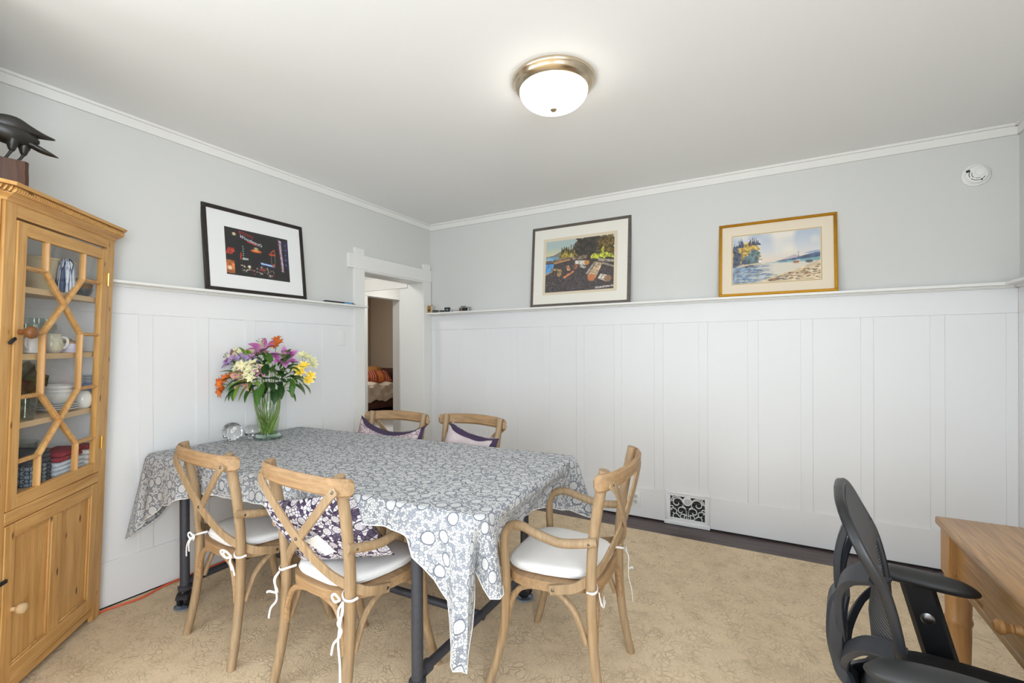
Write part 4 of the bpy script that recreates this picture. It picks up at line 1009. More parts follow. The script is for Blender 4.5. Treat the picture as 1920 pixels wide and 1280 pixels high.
A1.ell(.56, .20, .06, .04, (180, 60, 60), .8, .5); A1.ell(.34, .22, .03, .04, (226, 220, 180), 1, .4); A1.poly([(0, 0), (1, 0), (1, .05), (0, .03)], (26, 24, 24))
fblack = wood('black_brown_frame', (30, 24, 21), (44, 36, 32), 'x', 0.45, grain=60, bump=0.05)
t = picture('black framed night street print with neon signs, on the left plate rail', 'A', -2.210, .702, .556, 2.28, .026, .022, fblack, plain('white_mat', (238, 238, 238), 0.9, var=.004))
print_mesh('night_street_print', A1, .444, .314, t, Matrix.Translation((.131, .0055, .117)))
neon = plain('white_neon_ink', (226, 238, 250), 0.6, var=.02)
lettering(t, "Woodward's", 0.131 + .385 * .444, .117 + .79 * .314, .030, neon, .0050, rad(15), .25)

# 2: beach with drift logs
A2 = Art(210, 158, (70, 62, 60)); U, V_ = A2.U, A2.V
A2.put((V_ > .62).astype(float), (176, 194, 192)); A2.put(np.clip((.88 - V_) / .2, 0, 1) * (V_ > .62), (230, 214, 160), .95)
A2.poly([(0, .70), (.12, .72), (.22, .78), (.30, .74), (.30, .66), (0, .68)], (128, 130, 132))
A2.poly([(0, .68), (.4, .70), (.4, .60), (0, .63)], (126, 176, 204), 1, .15, 16, 2)
A2.poly([(.46, 1), (1, 1), (1, .55), (.55, .58), (.44, .66), (.41, .78)], (66, 56, 44), 1, .55, 40, 3, .06); A2.poly([(.78, 1), (1, 1), (1, .60), (.80, .62), (.76, .8)], (98, 80, 34), 1, .5, 46, 4, .06)
A2.poly([(.50, 1), (.78, 1), (.74, .66), (.50, .66)], (54, 48, 42), .6, .5, 30, 14, .08)
A2.poly([(.20, .68), (.24, .78), (.29, .86), (.33, .80), (.42, .80), (.48, .70), (.46, .64), (.22, .64)], (112, 100, 52), 1, .6, 40, 5, .05); A2.poly([(.24, .72), (.30, .80), (.34, .70), (.40, .74), (.44, .66), (.24, .66)], (178, 156, 62), .9, .4, 50, 6, .04)
for k in range(7): A2.line(.24 + .035 * k, .74, .245 + .035 * k, .84 + .05 * rng.rand(), .008, (54, 50, 40))
A2.poly([(0, .60), (.28, .655), (.62, .66), (.62, .60), (.25, .58), (0, .57)], (128, 110, 92), 1, .4, 34, 7, .02); A2.poly([(.12, .575), (.36, .625), (.38, .60), (.14, .545)], (196, 142, 92))
A2.poly([(0, .555), (.13, .56), (.12, .48), (.08, .46), (.11, .40), (0, .355)], (92, 158, 216), 1, .15, 20, 8); A2.line(0, .35, .11, .40, .012, (206, 160, 84))
A2.poly([(0, .33), (.14, .42), (.14, .50), (.20, .55), (.5, .56), (.7, .42), (1, .44), (1, 0), (0, 0)], (74, 66, 66), 1, .35, 60, 9)
A2.poly([(.66, .62), (.72, .68), (.80, .66), (.84, .80), (.86, .68), (.95, .66), (1, .62), (1, .57), (.70, .58)], (186, 190, 62), 1, .4, 50, 10, .05)
def log(x0, y0, x1, y1, w, c, ce, r=None):
    dx, dy = x1 - x0, y1 - y0; L = math.hypot(dx, dy); nx, ny = -dy / L * w, dx / L * w
    A2.poly([(x0 + nx, y0 + ny), (x1 + nx * .8, y1 + ny * .8), (x1 - nx * .8, y1 - ny * .8), (x0 - nx, y0 - ny)], c, 1, .3, 60, int(x0 * 100))
    A2.line(x0 - nx, y0 - ny, x1 - nx * .8, y1 - ny * .8, .005, (44, 38, 36))
    if ce: A2.ell(x0, y0, w * .95, w * 1.15, ce, 1, .25)
log(.62, .52, .45, .55, .045, (206, 198, 186), (204, 138, 66)); log(.52, .47, .60, .42, .03, (178, 170, 160), None); log(.21, .33, .23, .43, .036, (166, 134, 92), (172, 134, 84))
log(.10, .45, .24, .41, .026, (172, 142, 100), None); log(.36, .40, .34, .50, .028, (190, 140, 100), None); log(.28, .26, .44, .38, .024, (206, 130, 90), None); log(.44, .42, .48, .50, .04, (150, 100, 76), None)
log(.69, .23, .80, .50, .066, (198, 172, 140), (206, 126, 74)); log(.62, .30, .74, .52, .02, (166, 152, 136), None); log(.92, .19, .80, .25, .062, (208, 196, 180), (152, 112, 84)); log(.84, .48, 1.0, .40, .022, (160, 146, 134), None); log(.78, .55, 1.0, .50, .030, (158, 148, 130), None); log(.75, .03, 1.0, .05, .020, (190, 180, 172), None)
for k in range(110):
    x, y = rng.rand(), .02 + .24 * rng.rand(); A2.ell(x, y, .004 + .006 * rng.rand(), .004 + .005 * rng.rand(), [(120, 112, 108), (190, 184, 178), (92, 84, 84)][k % 3], .8, .5)
fgrey = wood('grey_brown_frame', (82, 74, 68), (110, 100, 92), 'x', 0.45, grain=60, bump=0.05)
t = picture('grey-brown framed print of a beach with drift logs, on the back plate rail', 'B', 1.210, .900, .724, 2.44, .024, .026, fgrey, plain('cream_white_mat', (240, 236, 226), 0.9, var=.004))
box('print_sheet', plain('cream_print_paper', (226, 212, 186), 0.85, var=.01), t, .115, .790, .0050, .0062, .104, .611)
print_mesh('beach_print', A2, .622, .458, t, Matrix.Translation((.141, .0046, .126)))

# 3: watercolour of a bay
A3 = Art(200, 134, (232, 222, 204)); U, V_ = A3.U, A3.V
A3.put((V_ > .42).astype(float), (222, 220, 218), 1); A3.put(np.clip((V_ - .55) * 2, 0, 1), (178, 192, 212), 1); A3.put((V_ > .42) * np.clip(vnoise(134, 200, 5, 3) * 2.2 - .75, 0, 1), (240, 232, 218), .95)
A3.put((V_ > .40) * np.clip((.62 - V_) * 5, 0, 1), (232, 212, 190), .7)
A3.poly([(.5, .40), (.62, .46), (.72, .52), (.8, .47), (.8, .40)], (186, 178, 190), .8, .1, 12, 2); A3.poly([(.45, .395), (.62, .43), (.72, .45), (.86, .50), (1, .54), (1, .43), (.7, .41)], (84, 100, 132), 1, .25, 16, 4); A3.poly([(.8, .52), (.9, .56), (1, .57), (1, .52)], (160, 174, 198))
A3.put((V_ < .40).astype(float), (222, 214, 198)); A3.poly([(.35, .395), (.6, .40), (1, .44), (1, .36), (.6, .37)], (126, 174, 184), .9, .15, 14, 5)
A3.put(((V_ < .37) & (U < .55)) * np.clip((.50 - U) * 3, 0, 1), (112, 140, 172), .75, .35, 20, 6)
A3.poly([(0, .36), (0, .72), (.05, .80), (.09, .74), (.14, .84), (.22, .86), (.30, .80), (.325, .70), (.32, .40), (.2, .365)], (196, 164, 84), 1, .3, 30, 7, .03)
A3.poly([(0, .34), (0, .74), (.045, .80), (.09, .66), (.11, .52), (.08, .36)], (70, 82, 104), .95, .3, 24, 8, .04); A3.poly([(.10, .36), (.13, .56), (.19, .60), (.25, .72), (.32, .66), (.32, .38)], (88, 116, 128), .9, .35, 34, 9, .06); A3.poly([(.09, .38), (.15, .52), (.19, .38)], (64, 78, 110), .9, .2, 30, 10, .03)
for x, h_ in ((.02, .88), (.05, .84), (.075, .98), (.10, 1.0), (.115, .95), (.21, .98), (.24, 1.0), (.265, .97), (.29, .94), (.31, .90), (.325, .84)): A3.poly([(x - .016, .76 if x < .2 else .80), (x, h_ * .985), (x + .016, .76 if x < .2 else .78)], (66, 76, 104), .95, .2, 30, 11, .02)
A3.poly([(.05, .36), (.12, .40), (.2, .39), (.28, .41), (.345, .40), (.345, .37), (.05, .345)], (206, 190, 160)); A3.poly([(.31, .41), (.345, .41), (.345, .48), (.31, .47)], (240, 232, 220)); A3.line(.32, .475, .35, .475, .006, (70, 70, 80))
A3.poly([(.14, .345), (.24, .375), (.26, .35), (.15, .325)], (52, 60, 80), .9, .2, 20, 12, .02)
for k in range(60):
    x, y = .45 * rng.rand(), .04 + .29 * rng.rand(); A3.line(x, y, x + .03 + .06 * rng.rand(), y + .006 * (rng.rand() - .5), .004 + .005 * rng.rand(), [(74, 100, 140), (226, 220, 208), (110, 134, 160)][k % 3], .75)
A3.poly([(.3, 0), (.5, .12), (.7, .2), (.9, .32), (1, .38), (1, 0)], (226, 204, 168), 1, .1, 14, 13)
for k in range(90):
    x = .42 + .56 * rng.rand(); y = .02 + (x - .35) * .44 * rng.rand() ** .8; A3.line(x, y, x + .015 + .04 * rng.rand(), y + .008 * (rng.rand() - .3), .004 + .006 * rng.rand(), [(84, 78, 74), (130, 108, 84), (170, 120, 84), (66, 66, 72)][k % 4], .75)
A3.ell(.88, .36, .05, .035, (92, 88, 92), .95, .4, .3, 3); A3.poly([(.70, .36), (.715, .34), (.765, .34), (.775, .375), (.74, .39), (.705, .38)], (176, 110, 72)); A3.line(.76, .38, .765, .58, .004, (90, 80, 84)); A3.line(.745, .40, .78, .40, .008, (230, 224, 214))
gold = plain('gilded_frame', (196, 146, 48), 0.32, metal=0.85, var=0.15, scale=14)
t = picture('gold framed watercolour of a rocky bay, on the back plate rail', 'B', 2.766, .722, .543, 2.27, .021, .026, gold, plain('cream_mat', (236, 222, 200), 0.9, var=.004))
for q in ((.015, .021), (.004, .009)):
    i0, i1 = q; fm = MB(); w, h = .722, .543
    for bx in ((i0, w - i0, i0, i1), (i0, w - i0, h - i1, h - i0)): fm.box(bx[0], bx[1], -.004, .002, bx[2], bx[3], b=.002)
    for bx in ((i0, i1, i1, h - i1), (w - i1, w - i0, i1, h - i1)): fm.box(bx[0], bx[1], -.004, .002, bx[2], bx[3], b=.002)
    fm.build('frame_bead', gold, t)
box('mat_fillet', plain('gold_fillet', (190, 162, 96), 0.5, metal=0.3), t, .086, .634, .0052, .0062, .087, .4525)
box('mat_slip', plain('cream_slip', (226, 214, 186), 0.8), t, .090, .630, .0050, .0061, .091, .4485)
print_mesh('bay_watercolour', A3, .533, .350, t, Matrix.Translation((.0935, .0045, .0945)))

# ================================================================== CEILING LAMP, DETECTOR, WALL PLATES, VENT
t = thing('ceiling_lamp', 'flush ceiling lamp with frosted glass dome and brushed nickel ring', 'lamp', (2.179, -1.711, CH))
MB().lathe([(.120, -.0005), (.199, -.0005), (.199, -.010), (.195, -.017), (.191, -.020), (.188, -.030), (.181, -.038), (.178, -.040), (.172, -.047), (.164, -.050), (.160, -.046), (.150, -.046)], 64).build('ring', M['nickel'], t)
MB().lathe([(.1640, -.047)] + [(.165 * cos(a_) ** .88, -.048 - .088 * sin(a_)) for a_ in [pi / 2 * i / 14 for i in range(1, 14)]] + [(.0, -.136)], 48).build('dome', M['lamp'], t, ang=60)
MB().lathe([(.0, -.134), (.016, -.135), (.017, -.141), (.011, -.147), (.0, -.150)], 20).build('finial', M['nickel'], t)
t = thing('smoke_detector', 'round white smoke detector high on the back wall', 'smoke detector'); t.matrix_world = Matrix.Translation((4.166, -.0005, 2.400)) @ RX
MB().lathe([(.0655, 0), (.0655, .010), (.061, .014), (.056, .014), (.053, .024), (.047, .031), (.030, .034), (0, .035)], 44).build('body', M['white_plastic'], t)
vs = MB()
for r0, a0_, a1_ in ((.0375, 150, 205), (.0375, 220, 290), (.0375, 300, 330), (.0255, 160, 235), (.0255, 250, 300)):
    vs.tube([(r0 * cos(rad(q)), r0 * sin(rad(q)), .0338) for q in range(a0_, a1_ + 1, 6)], .0016, 6)
vs.build('vent_slots', M['dark'], t)['kind'] = 'stuff'
MB().lathe([(.0245, .0345), (.0235, .0375), (.019, .039), (0, .0395)], 30, at=(.014, .012, 0)).build('test_button', M['white_plastic'], t)
MB().box(-.044, -.026, .022, .036, .029, .0325, b=.001, mx=Matrix.Rotation(rad(12), 4, 'Z')).build('horn_grille', M['dark'], t)
MB().lathe([(.006, .030), (.005, .0335), (0, .034)], 14, at=(.018, -.036, 0)).build('indicator', M['duct'], t)
def plate_mx(wall, p, z): return (Matrix.Translation((p, -.0145 if wall == 'Bb' else -.0047, z)) if wall[0] == 'B' else Matrix.Translation((.0047, p, z)) @ Matrix.Rotation(pi / 2, 4, 'Z'))
t = thing('light_switch', 'white rocker light switch on the panel beside the doorway', 'switch'); t.matrix_world = plate_mx('A', -1.143, 1.463)
box('plate', M['white_plastic'], t, -.039, .039, -.006, 0, -.061, .061, b=.003, seg=2)
box('rocker_frame', M['white_plastic'], t, -.018, .018, -.0075, -.005, -.035, .035, b=.001)
MB().box(-.0155, .0155, -.0035, 0, -.031, .031, b=.001, mx=Matrix.Translation((0, -.0075, 0)) @ Matrix.Rotation(rad(4), 4, 'X')).build('rocker', M['white_plastic'], t)
t = thing('power_outlet', 'white double power outlet low on the back wall behind the end chair', 'outlet'); t.matrix_world = plate_mx('Bb', 2.140, .152)
box('plate', M['white_plastic'], t, -.037, .037, -.006, 0, -.060, .060, b=.003, seg=2)
for dz in (-.021, .021):
    so = MB().lathe([(.0175, 0), (.0175, .0015), (.016, .0025), (0, .0025)], 24, mx=Matrix.Translation((0, -.006, dz)) @ RX).build('socket', M['grey_plastic'], t)
    for dx in (-.006, .006): box('slot', M['dark'], so, dx - .001, dx + .001, -.0092, -.0083, dz - .004 + .003, dz + .008)
# cast iron scroll vent, low on the back wall
t = thing('floor_vent', 'white cast iron heating vent with scrollwork, low on the back wall', 'vent'); VW, VH = .324, .262
t.matrix_world = Matrix.Translation((2.372, -.0015, 0.002))
box('duct', M['dark'], t, .03, .29, -.010, -.0015, .03, .23)
ho = (.040, .290, .052, .222)
for (x0, x1, z0, z1) in ((0, ho[0], 0, VH), (ho[1], VW, 0, VH), (ho[0], ho[1], 0, ho[2]), (ho[0], ho[1], ho[3], VH)): box('frame_side', M['iron_white'], t, x0, x1, -.024, 0, z0, z1, b=.003)
box('lip', M['iron_white'], t, -.006, VW + .004, -.030, -.018, 0, .030, b=.004)
for (x0, x1, z0, z1) in ((.006, .016, .034, .250), (VW - .016, VW - .006, .034, .250), (.006, VW - .006, .240, .252)): box('bead', M['iron_white'], t, x0, x1, -.029, -.022, z0, z1, b=.003)
fl = [0.0]
def scroll(cx, cz, r0, r1, a0_, a1_, w=.0052):
    n_ = 26; p = [(cx + (r0 + (r1 - r0) * i / n_) * cos(rad(a0_ + (a1_ - a0_) * i / n_)), -.019, cz + (r0 + (r1 - r0) * i / n_) * sin(rad(a0_ + (a1_ - a0_) * i / n_))) for i in range(n_ + 1)]
    return MB().sweep(p, [(-w / 2, 0), (w / 2, 0), (w / 2, .008), (-w / 2, .008)], Vector((0, 1, 0)))
mid = (ho[0] + ho[1]) / 2; zz = ho[2]
for sgn in (1, -1):
    mm = lambda x: mid + sgn * x
    def scr(cx, cz, r0, r1, a0_, a1_, w=.0055):
        if sgn > 0: s_ = scroll(mid + cx, cz, r0, r1, a0_, a1_, w)
        else: s_ = scroll(mid - cx, cz, r0, r1, 180 - a0_, 180 - a1_, w)
        s_.build('scroll', M['iron_white'], t)
    scr(.075, zz + .118, .046, .010, 190, -190); scr(.075, zz + .118, .048, .046, 20, 200)
    scr(.045, zz + .058, .040, .008, 200, -160); scr(.098, zz + .045, .036, .008, -20, 330); scr(.035, zz + .012, .030, .008, 180, -120); scr(.088, zz + .008, .030, .007, 170, -130)
    scr(.112, zz + .078, .022, .006, -90, 200); scr(.128, zz + .145, .03, .02, 100, 260)
    p = spline([(mm(.006), -.019, zz - .002), (mm(.008), -.019, zz + .05), (mm(.016), -.019, zz + .085), (mm(.04), -.019, zz + .098)], 6)
    MB().sweep(p, [(-.003, 0), (.003, 0), (.003, .008), (-.003, .008)], Vector((0, 1, 0))).build('scroll', M['iron_white'], t)
    p = spline([(mm(.022), -.019, zz - .002), (mm(.022), -.019, zz + .04)], 6); MB().sweep(p, [(-.003, 0), (.003, 0), (.003, .008), (-.003, .008)], Vector((0, 1, 0))).build('scroll', M['iron_white'], t)
MB().lathe([(.032, 0), (.034, .003), (.031, .006), (0, .007)], 30, mx=Matrix.Translation((mid, -.016, zz + .138)) @ RX).build('rosette', M['iron_white'], t)
MB().lathe([(.016, 0), (.014, .006), (0, .008)], 20, mx=Matrix.Translation((mid + .012, -.02, zz + .172)) @ RX).build('knob', M['iron_white'], t)
sp = [(mid + (.004 + .020 * i / 40) * cos(.35 * i), -.0232, zz + .138 + (.004 + .020 * i / 40) * sin(.35 * i)) for i in range(41)]
MB().tube(sp, .0013, 5).build('spiral_groove', M['duct'], t)
for k in range(7): box('louver', M['duct'], t, ho[0], ho[1], -.013, -.0105, zz + .012 + k * .023, zz + .016 + k * .023)

# ================================================================== SMALL THINGS ON THE PLATE RAILS
RZ = 1.7449
t = thing('box_camera', 'small tan box camera at the doorway end of the back plate rail', 'camera', (.048, -.048, RZ), rad(4))
tanc = plain('aged_tan_card', (206, 178, 138), 0.5, var=.06); ivory = plain('ivory_leatherette', (206, 196, 186), 0.6, var=.06)
box('body', ivory, t, -.026, .026, -.022, .040, 0, .075, b=.002)
box('front_plate', tanc, t, -.027, .027, -.026, -.021, 0, .077, b=.001)
box('face', plain('bronze_face', (160, 132, 72), 0.35, metal=.4), t, -.019, .019, -.0285, -.0255, .006, .069, b=.001)
MB().lathe([(.010, 0), (.009, .003), (.0055, .003), (.0045, .001), (0, .001)], 20, mx=Matrix.Translation((0, -.0285, .026)) @ RX).build('lens', M['black_plastic'], t)
box('catch', plain('dark_red_knob', (80, 24, 24), 0.4), t, .002, .018, 0, .014, .075, .083, b=.003)
t = thing('multitool', 'small silver and black multitool lying beside the box camera', 'tool', (.125, -.052, RZ), rad(6))
for z0, a_ in ((.004, -4), (.016, 3)): MB().box(-.045, .030, -.008, .008, z0, z0 + .009, b=.003, mx=Matrix.Rotation(rad(a_), 4, 'Y')).build('handle', M['black_plastic'], t)
box('hinge_block', M['steel'], t, .022, .040, -.007, .007, .004, .024, b=.003)
MB().tube(spline([(.035, 0, .018), (.055, 0, .026), (.075, .0, .012), (.082, 0, .004)], 5), .0025, 6).build('jaw', M['steel'], t)
MB().box(-.040, .034, -.0085, -.0065, .012, .0165, b=.0005).build('blade', M['steel'], t)
t = thing('lens_cap', 'small round black lens cap lying on the back plate rail', 'lens cap', (.205, -.055, RZ))
MB().lathe([(.022, 0), (.023, .002), (.0215, .016), (.016, .020), (0, .020)], 28).build('cap', M['black_plastic'], t); MB().lathe([(.006, .0195), (.004, .022), (0, .022)], 14).build('bead', M['steel'], t)
t = thing('camera_lens', 'black camera lens standing between the lens cap and the silver camera', 'lens', (.262, -.048, RZ))
MB().lathe([(.024, 0), (.024, .014), (.029, .017), (.030, .030), (.027, .032), (.030, .035), (.030, .045), (.026, .047), (.024, .043), (0, .040)], 32).build('barrel', M['black_plastic'], t)
MB().lathe([(.0303, .0215), (.0308, .0225), (.0308, .0255), (.0303, .0265)], 32).build('ring', M['steel'], t)
t = thing('compact_camera', 'silver and black compact film camera on the back plate rail', 'camera', (.475, -.050, RZ), rad(4))
box('body', M['steel'], t, -.055, .055, -.016, .016, 0, .042, b=.006, seg=2); box('grip_panel', M['black_plastic'], t, -.018, .045, -.0185, -.0145, .006, .032, b=.001); box('top_plate', M['black_satin'], t, -.038, .012, -.010, .010, .0415, .050, b=.003)
MB().lathe([(.010, 0), (.009, .008), (0, .009)], 18, mx=Matrix.Translation((-.040, -.016, .018)) @ RX).build('lens', plain('copper_lens_ring', (150, 96, 70), .35, metal=.7), t)
MB().tube(spline([(.055, 0, .03), (.078, -.005, .034), (.082, -.01, .012), (.060, -.006, .006)], 6), .0022, 6).build('loop', M['steel'], t)
MB().tube(spline([(-.055, 0, .020), (-.09, .004, .012), (-.12, -.004, .018), (-.15, .002, .006)], 6), .0018, 6).build('cable', M['duct'], t)
t = thing('paint_pen', 'black pen with a blue band lying on the left plate rail beside the doorway', 'pen', (.062, -1.20, RZ + .008), rad(90))
MB().tube([(-.165, 0, -.003), (-.150, 0, -.001), (-.145, 0, 0), (.04, 0, 0)], [.002, .0045, .0065, .0065], 10).build('barrel', M['black_plastic'], t)
MB().tube([(.04, 0, 0), (.115, 0, 0)], .0078, 12).build('grip', plain('blue_label_band', (96, 160, 204), .4), t); MB().tube([(.115, 0, 0), (.128, 0, 0)], .0065, 10).build('collar', M['black_plastic'], t); MB().tube([(.128, 0, 0), (.155, 0, -.003)], [.0045, .002], 8).build('tip', M['duct'], t)

# ================================================================== VASE, BALLS, FLOWERS
VX, VY, VZ = .268, -1.945, .8025
t = thing('glass_vase', 'tall clear glass vase with thick green foot, full of flowers, on the table', 'vase', (VX, VY, VZ))
MB().lathe([(.058, .030), (.056, .045), (.060, .070), (.066, .110), (.068, .150), (.070, .190), (.075, .235), (.084, .270), (.096, .292), (.100, .298)], 48).build('wall', M['vase_glass'], t)
MB().lathe([(0, .0), (.080, .0), (.085, .006), (.083, .014), (.070, .024), (.058, .030), (0, .030)], 48).build('foot', M['green_glass'], t)
MB().lathe([(.098, .297), (.1015, .298), (.1015, .3005), (.098, .3005)], 48).build('rim', M['crystal'], t)
wat = MB().lathe([(0, .031), (.0545, .031), (.053, .045), (.057, .070), (.063, .110), (.0645, .135), (0, .135)], 40)
wat.build('water', thin_glass('green_tinted_water', (0.86, 0.93, 0.72), .8), t)
t = thing('crystal_ball', 'large faceted cut crystal ball on the table, left of the vase', 'crystal ball', (.150, -2.105, .8015))
MB().ball((0, 0, .058), .058, 14, 10).build('ball', M['crystal'], t, flat=True)
t = thing('votive_holder', 'small round clear glass votive holder between the crystal ball and the vase', 'candle holder', (.183, -1.995, .8015))
MB().lathe([(.022, 0), (.034, .010), (.046, .036), (.040, .066), (.030, .082), (.027, .082), (.036, .064), (.041, .038), (.028, .014), (0, .012)], 32).build('body', M['crystal'], t)

RT = Vector((cos(YAW), sin(YAW), 0)); FW = Vector((-sin(YAW), cos(YAW), 0)); VC = Vector((VX, VY, 0))
def fp(px, py, depth=0.0):
    """place in the bouquet: sideways and up from the vase, in the plane facing the doorway corner"""
    return VC + RT * ((px - 505) / 285) + Vector((0, 0, 1.37 - (py - 654) / 285)) + FW * depth
def petal_mat(name, c0, c1, c2=None, rough=.6):
    n = NT(name); v = n.coord('UV'); sx = n.node('ShaderNodeSeparateXYZ'); n.link(v, sx.inputs[0])
    col = n.ramp(sx.outputs[1], [(0.0, lin(c1)), (.5, lin(c0)), (1.0, lin(c2 or c1))])
    mid_ = n.ramp(n.math('ABSOLUTE', n.math('SUBTRACT', sx.outputs[0], .5)), [(0, .55), (.18, .15), (.5, 0.0)])
    n.color(n.mix(mid_, col, lin(c0))); n.set(Roughness=rough); n.b.inputs['Subsurface Weight'].default_value = 0.0; return n.m
PM = dict(pink=petal_mat('pink_lily_petal', (176, 84, 152), (214, 178, 206), (196, 128, 182)), magenta=petal_mat('magenta_lily_petal', (164, 60, 140), (226, 206, 226), (214, 176, 212)),
          peach=petal_mat('peach_lily_petal', (214, 150, 140), (234, 206, 176), (238, 198, 178)), mauve=petal_mat('mauve_lily_petal', (150, 98, 130), (200, 170, 186), (176, 140, 162)),
          lilac=petal_mat('lilac_petal', (176, 142, 200), (204, 184, 218)), cream=petal_mat('cream_petal', (230, 222, 168), (240, 238, 214), (244, 240, 226)), white=petal_mat('white_petal', (236, 230, 170), (244, 242, 228), (246, 244, 236)),
          orange=petal_mat('orange_petal', (232, 128, 40), (214, 78, 32), (190, 52, 26)), yellow=petal_mat('yellow_petal', (236, 196, 36), (246, 226, 110), (248, 236, 160)), pale=petal_mat('pale_green_cream_petal', (206, 204, 150), (226, 222, 190)), amber=petal_mat('amber_petal', (200, 104, 30), (176, 76, 22)), rose=petal_mat('dusty_rose_petal', (172, 110, 138), (196, 150, 172)))
def leaf_mat(name, c): return plain(name, c, .5, var=.25, scale=24)
LM = [leaf_mat('deep_green_leaf', (38, 74, 26)), leaf_mat('mid_green_leaf', (66, 108, 36)), leaf_mat('light_green_leaf', (118, 152, 52)), leaf_mat('grey_green_leaf', (104, 122, 76))]
stem_m = plain('green_stem', (112, 142, 52), .5, var=.15); stem_p = plain('pale_green_stem', (158, 178, 92), .5, var=.15); stem_b = plain('brown_stem', (110, 66, 36), .6, var=.2)
anther = plain('dark_anther', (60, 36, 26), .8); fil = plain('pale_filament', (206, 208, 150), .6)
def blade_mesh(L, w, curve, cup=.25, nu=5, nv=9, shape=.75, tipc=0.0):
    """petal or leaf along +y, bending up to +z; uv v runs from root to tip"""
    V, UVs = [], []; y = z = 0.0; ang = 0.0; prev = 0.0
    for j in range(nv):
        v = j / (nv - 1); a_ = interp([(0, curve[0]), (.5, curve[1]), (1, curve[2])], v)
        if j: y += L / (nv - 1) * cos(a_); z += L / (nv - 1) * sin(a_)
        ww = w * max(.03, sin(pi * min(1, v ** shape * .97 + .02)) ** .8)
        for i in range(nu):
            u = i / (nu - 1) * 2 - 1; V.append((u * ww / 2, y, z + cup * ww / 2 * u * u)); UVs.append((i / (nu - 1), v))
    F = [(j * nu + i, j * nu + i + 1, (j + 1) * nu + i + 1, (j + 1) * nu + i) for j in range(nv - 1) for i in range(nu - 1)]
    return V, F, UVs
def blade_obj(name, mat, par, data, mx):
    V, F, UVs = data; m = MB().add(V, F, mx); o = m.build(name, mat, par, ang=80, weld=False); l = o.data.uv_layers.new(name='UVMap')
    for k, li in enumerate(o.data.loops): l.data[k].uv = UVs[li.vertex_index % len(UVs)]
    return o
def frame_to(c, axis, spin=0.0):
    z = Vector(axis).normalized(); x = Vector((0, 0, 1)).cross(z)
    if x.length < 1e-3: x = Vector((1, 0, 0))
    x.normalize(); y = z.cross(x); return Matrix(((x.x, y.x, z.x, c[0]), (x.y, y.y, z.y, c[1]), (x.z, y.z, z.z, c[2]), (0, 0, 0, 1))) @ Matrix.Rotation(spin, 4, 'Z')
r_ = random.Random(11)
nstem = [0]
def stem_curve(tip, axis=None):
    nstem[0] += 1; k = nstem[0]; a_ = k * 2.4
    root = Vector((VX + .030 * cos(a_), VY + .030 * sin(a_), VZ + .034)); d = tip - VC; out = Vector((d.x, d.y, 0)); ol = min(1, out.length / .12); od = out.normalized() if out.length > 1e-4 else Vector((1, 0, 0))
    neck = VC + od * (.055 * ol) + Vector((-.012 * sin(a_), .012 * cos(a_), VZ + .16)); rim = VC + od * (.082 * ol + .005) + Vector((0, 0, VZ + .302))
    pts = [root, neck, rim, rim.lerp(tip, .55) + Vector((0, 0, .012)), tip]
    return spline(pts, 5)
FG = 'cut flower stems in the glass vase'
def start(name, label, cat, tip, sm, r0=.0032):
    t = thing(name, label, cat, (VX, VY, VZ), 0, FG); off = Vector((VX, VY, VZ))
    p = [q - off for q in stem_curve(tip)]
    MB().tube(p, [r0 * 1.1 - r0 * .35 * i / len(p) for i in range(len(p))], 7).build('stem', sm, t)
    return t, off
def leaf(t, off, pos, axis, L, w, m, droop=(.25, -.2, -.7), spin=0.0):
    L *= 1.25; w *= 1.2; a_ = Vector(axis).normalized(); side_ = a_.cross(Vector((0, 0, 1)));
    if side_.length < .05: side_ = Vector((1, 0, 0))
    side_.normalize(); up_ = side_.cross(a_); p = pos - off
    mx = Matrix(((side_.x, a_.x, up_.x, p.x), (side_.y, a_.y, up_.y, p.y), (side_.z, a_.z, up_.z, p.z), (0, 0, 0, 1))) @ Matrix.Rotation(spin, 4, 'Y')
    blade_obj('leaf', m, t, blade_mesh(L, w, droop, .35, 5, 9, .8), mx)
def lily(label, px, py, dep, axis, size, mat, sm=stem_m, spin=0.0, open_=(.95, .45, -.25), leaves=(), drop=0):
    c = fp(px, py, dep); t, off = start('lily', label, 'flower', c - Vector(axis).normalized() * .03, sm); size *= 1.12
    mx = frame_to(c - off - Vector(axis).normalized() * .03, axis, spin)
    for k in range(6):
        if k < drop: continue
        inner = k % 2; d = blade_mesh(size * (1 if inner else .97), size * (.46 if inner else .36), open_, .3)
        blade_obj('petal', mat, t, d, mx @ Matrix.Rotation(k * pi / 3 + .1 * r_.uniform(-1, 1), 4, 'Z') @ Matrix.Translation((0, .006, 0)) @ Matrix.Rotation(r_.uniform(-.1, .1), 4, 'X'))
    for k in range(6):
        a_ = k * pi / 3 + .4; h = size * .72; e_ = Vector((sin(a_) * size * .20, cos(a_) * size * .20, h))
        s_ = MB().tube(spline([(0, 0, 0), (e_.x * .3, e_.y * .3, h * .55), e_], 4), .0011, 5, mx=mx).build('stamen', fil, t)
        MB().ball((0, 0, 0), (.0022, .0065, .0022), 6, 5, mx=mx @ Matrix.Translation(e_) @ Matrix.Rotation(a_ + 1.2, 4, 'Z')).build('anther', anther, s_)
    MB().tube([(0, 0, 0), (0, 0, size * .86)], [.0018, .0014], 6, mx=mx).build('pistil', fil, t)
    for lf in leaves: leaf(t, off, *lf)
    return t
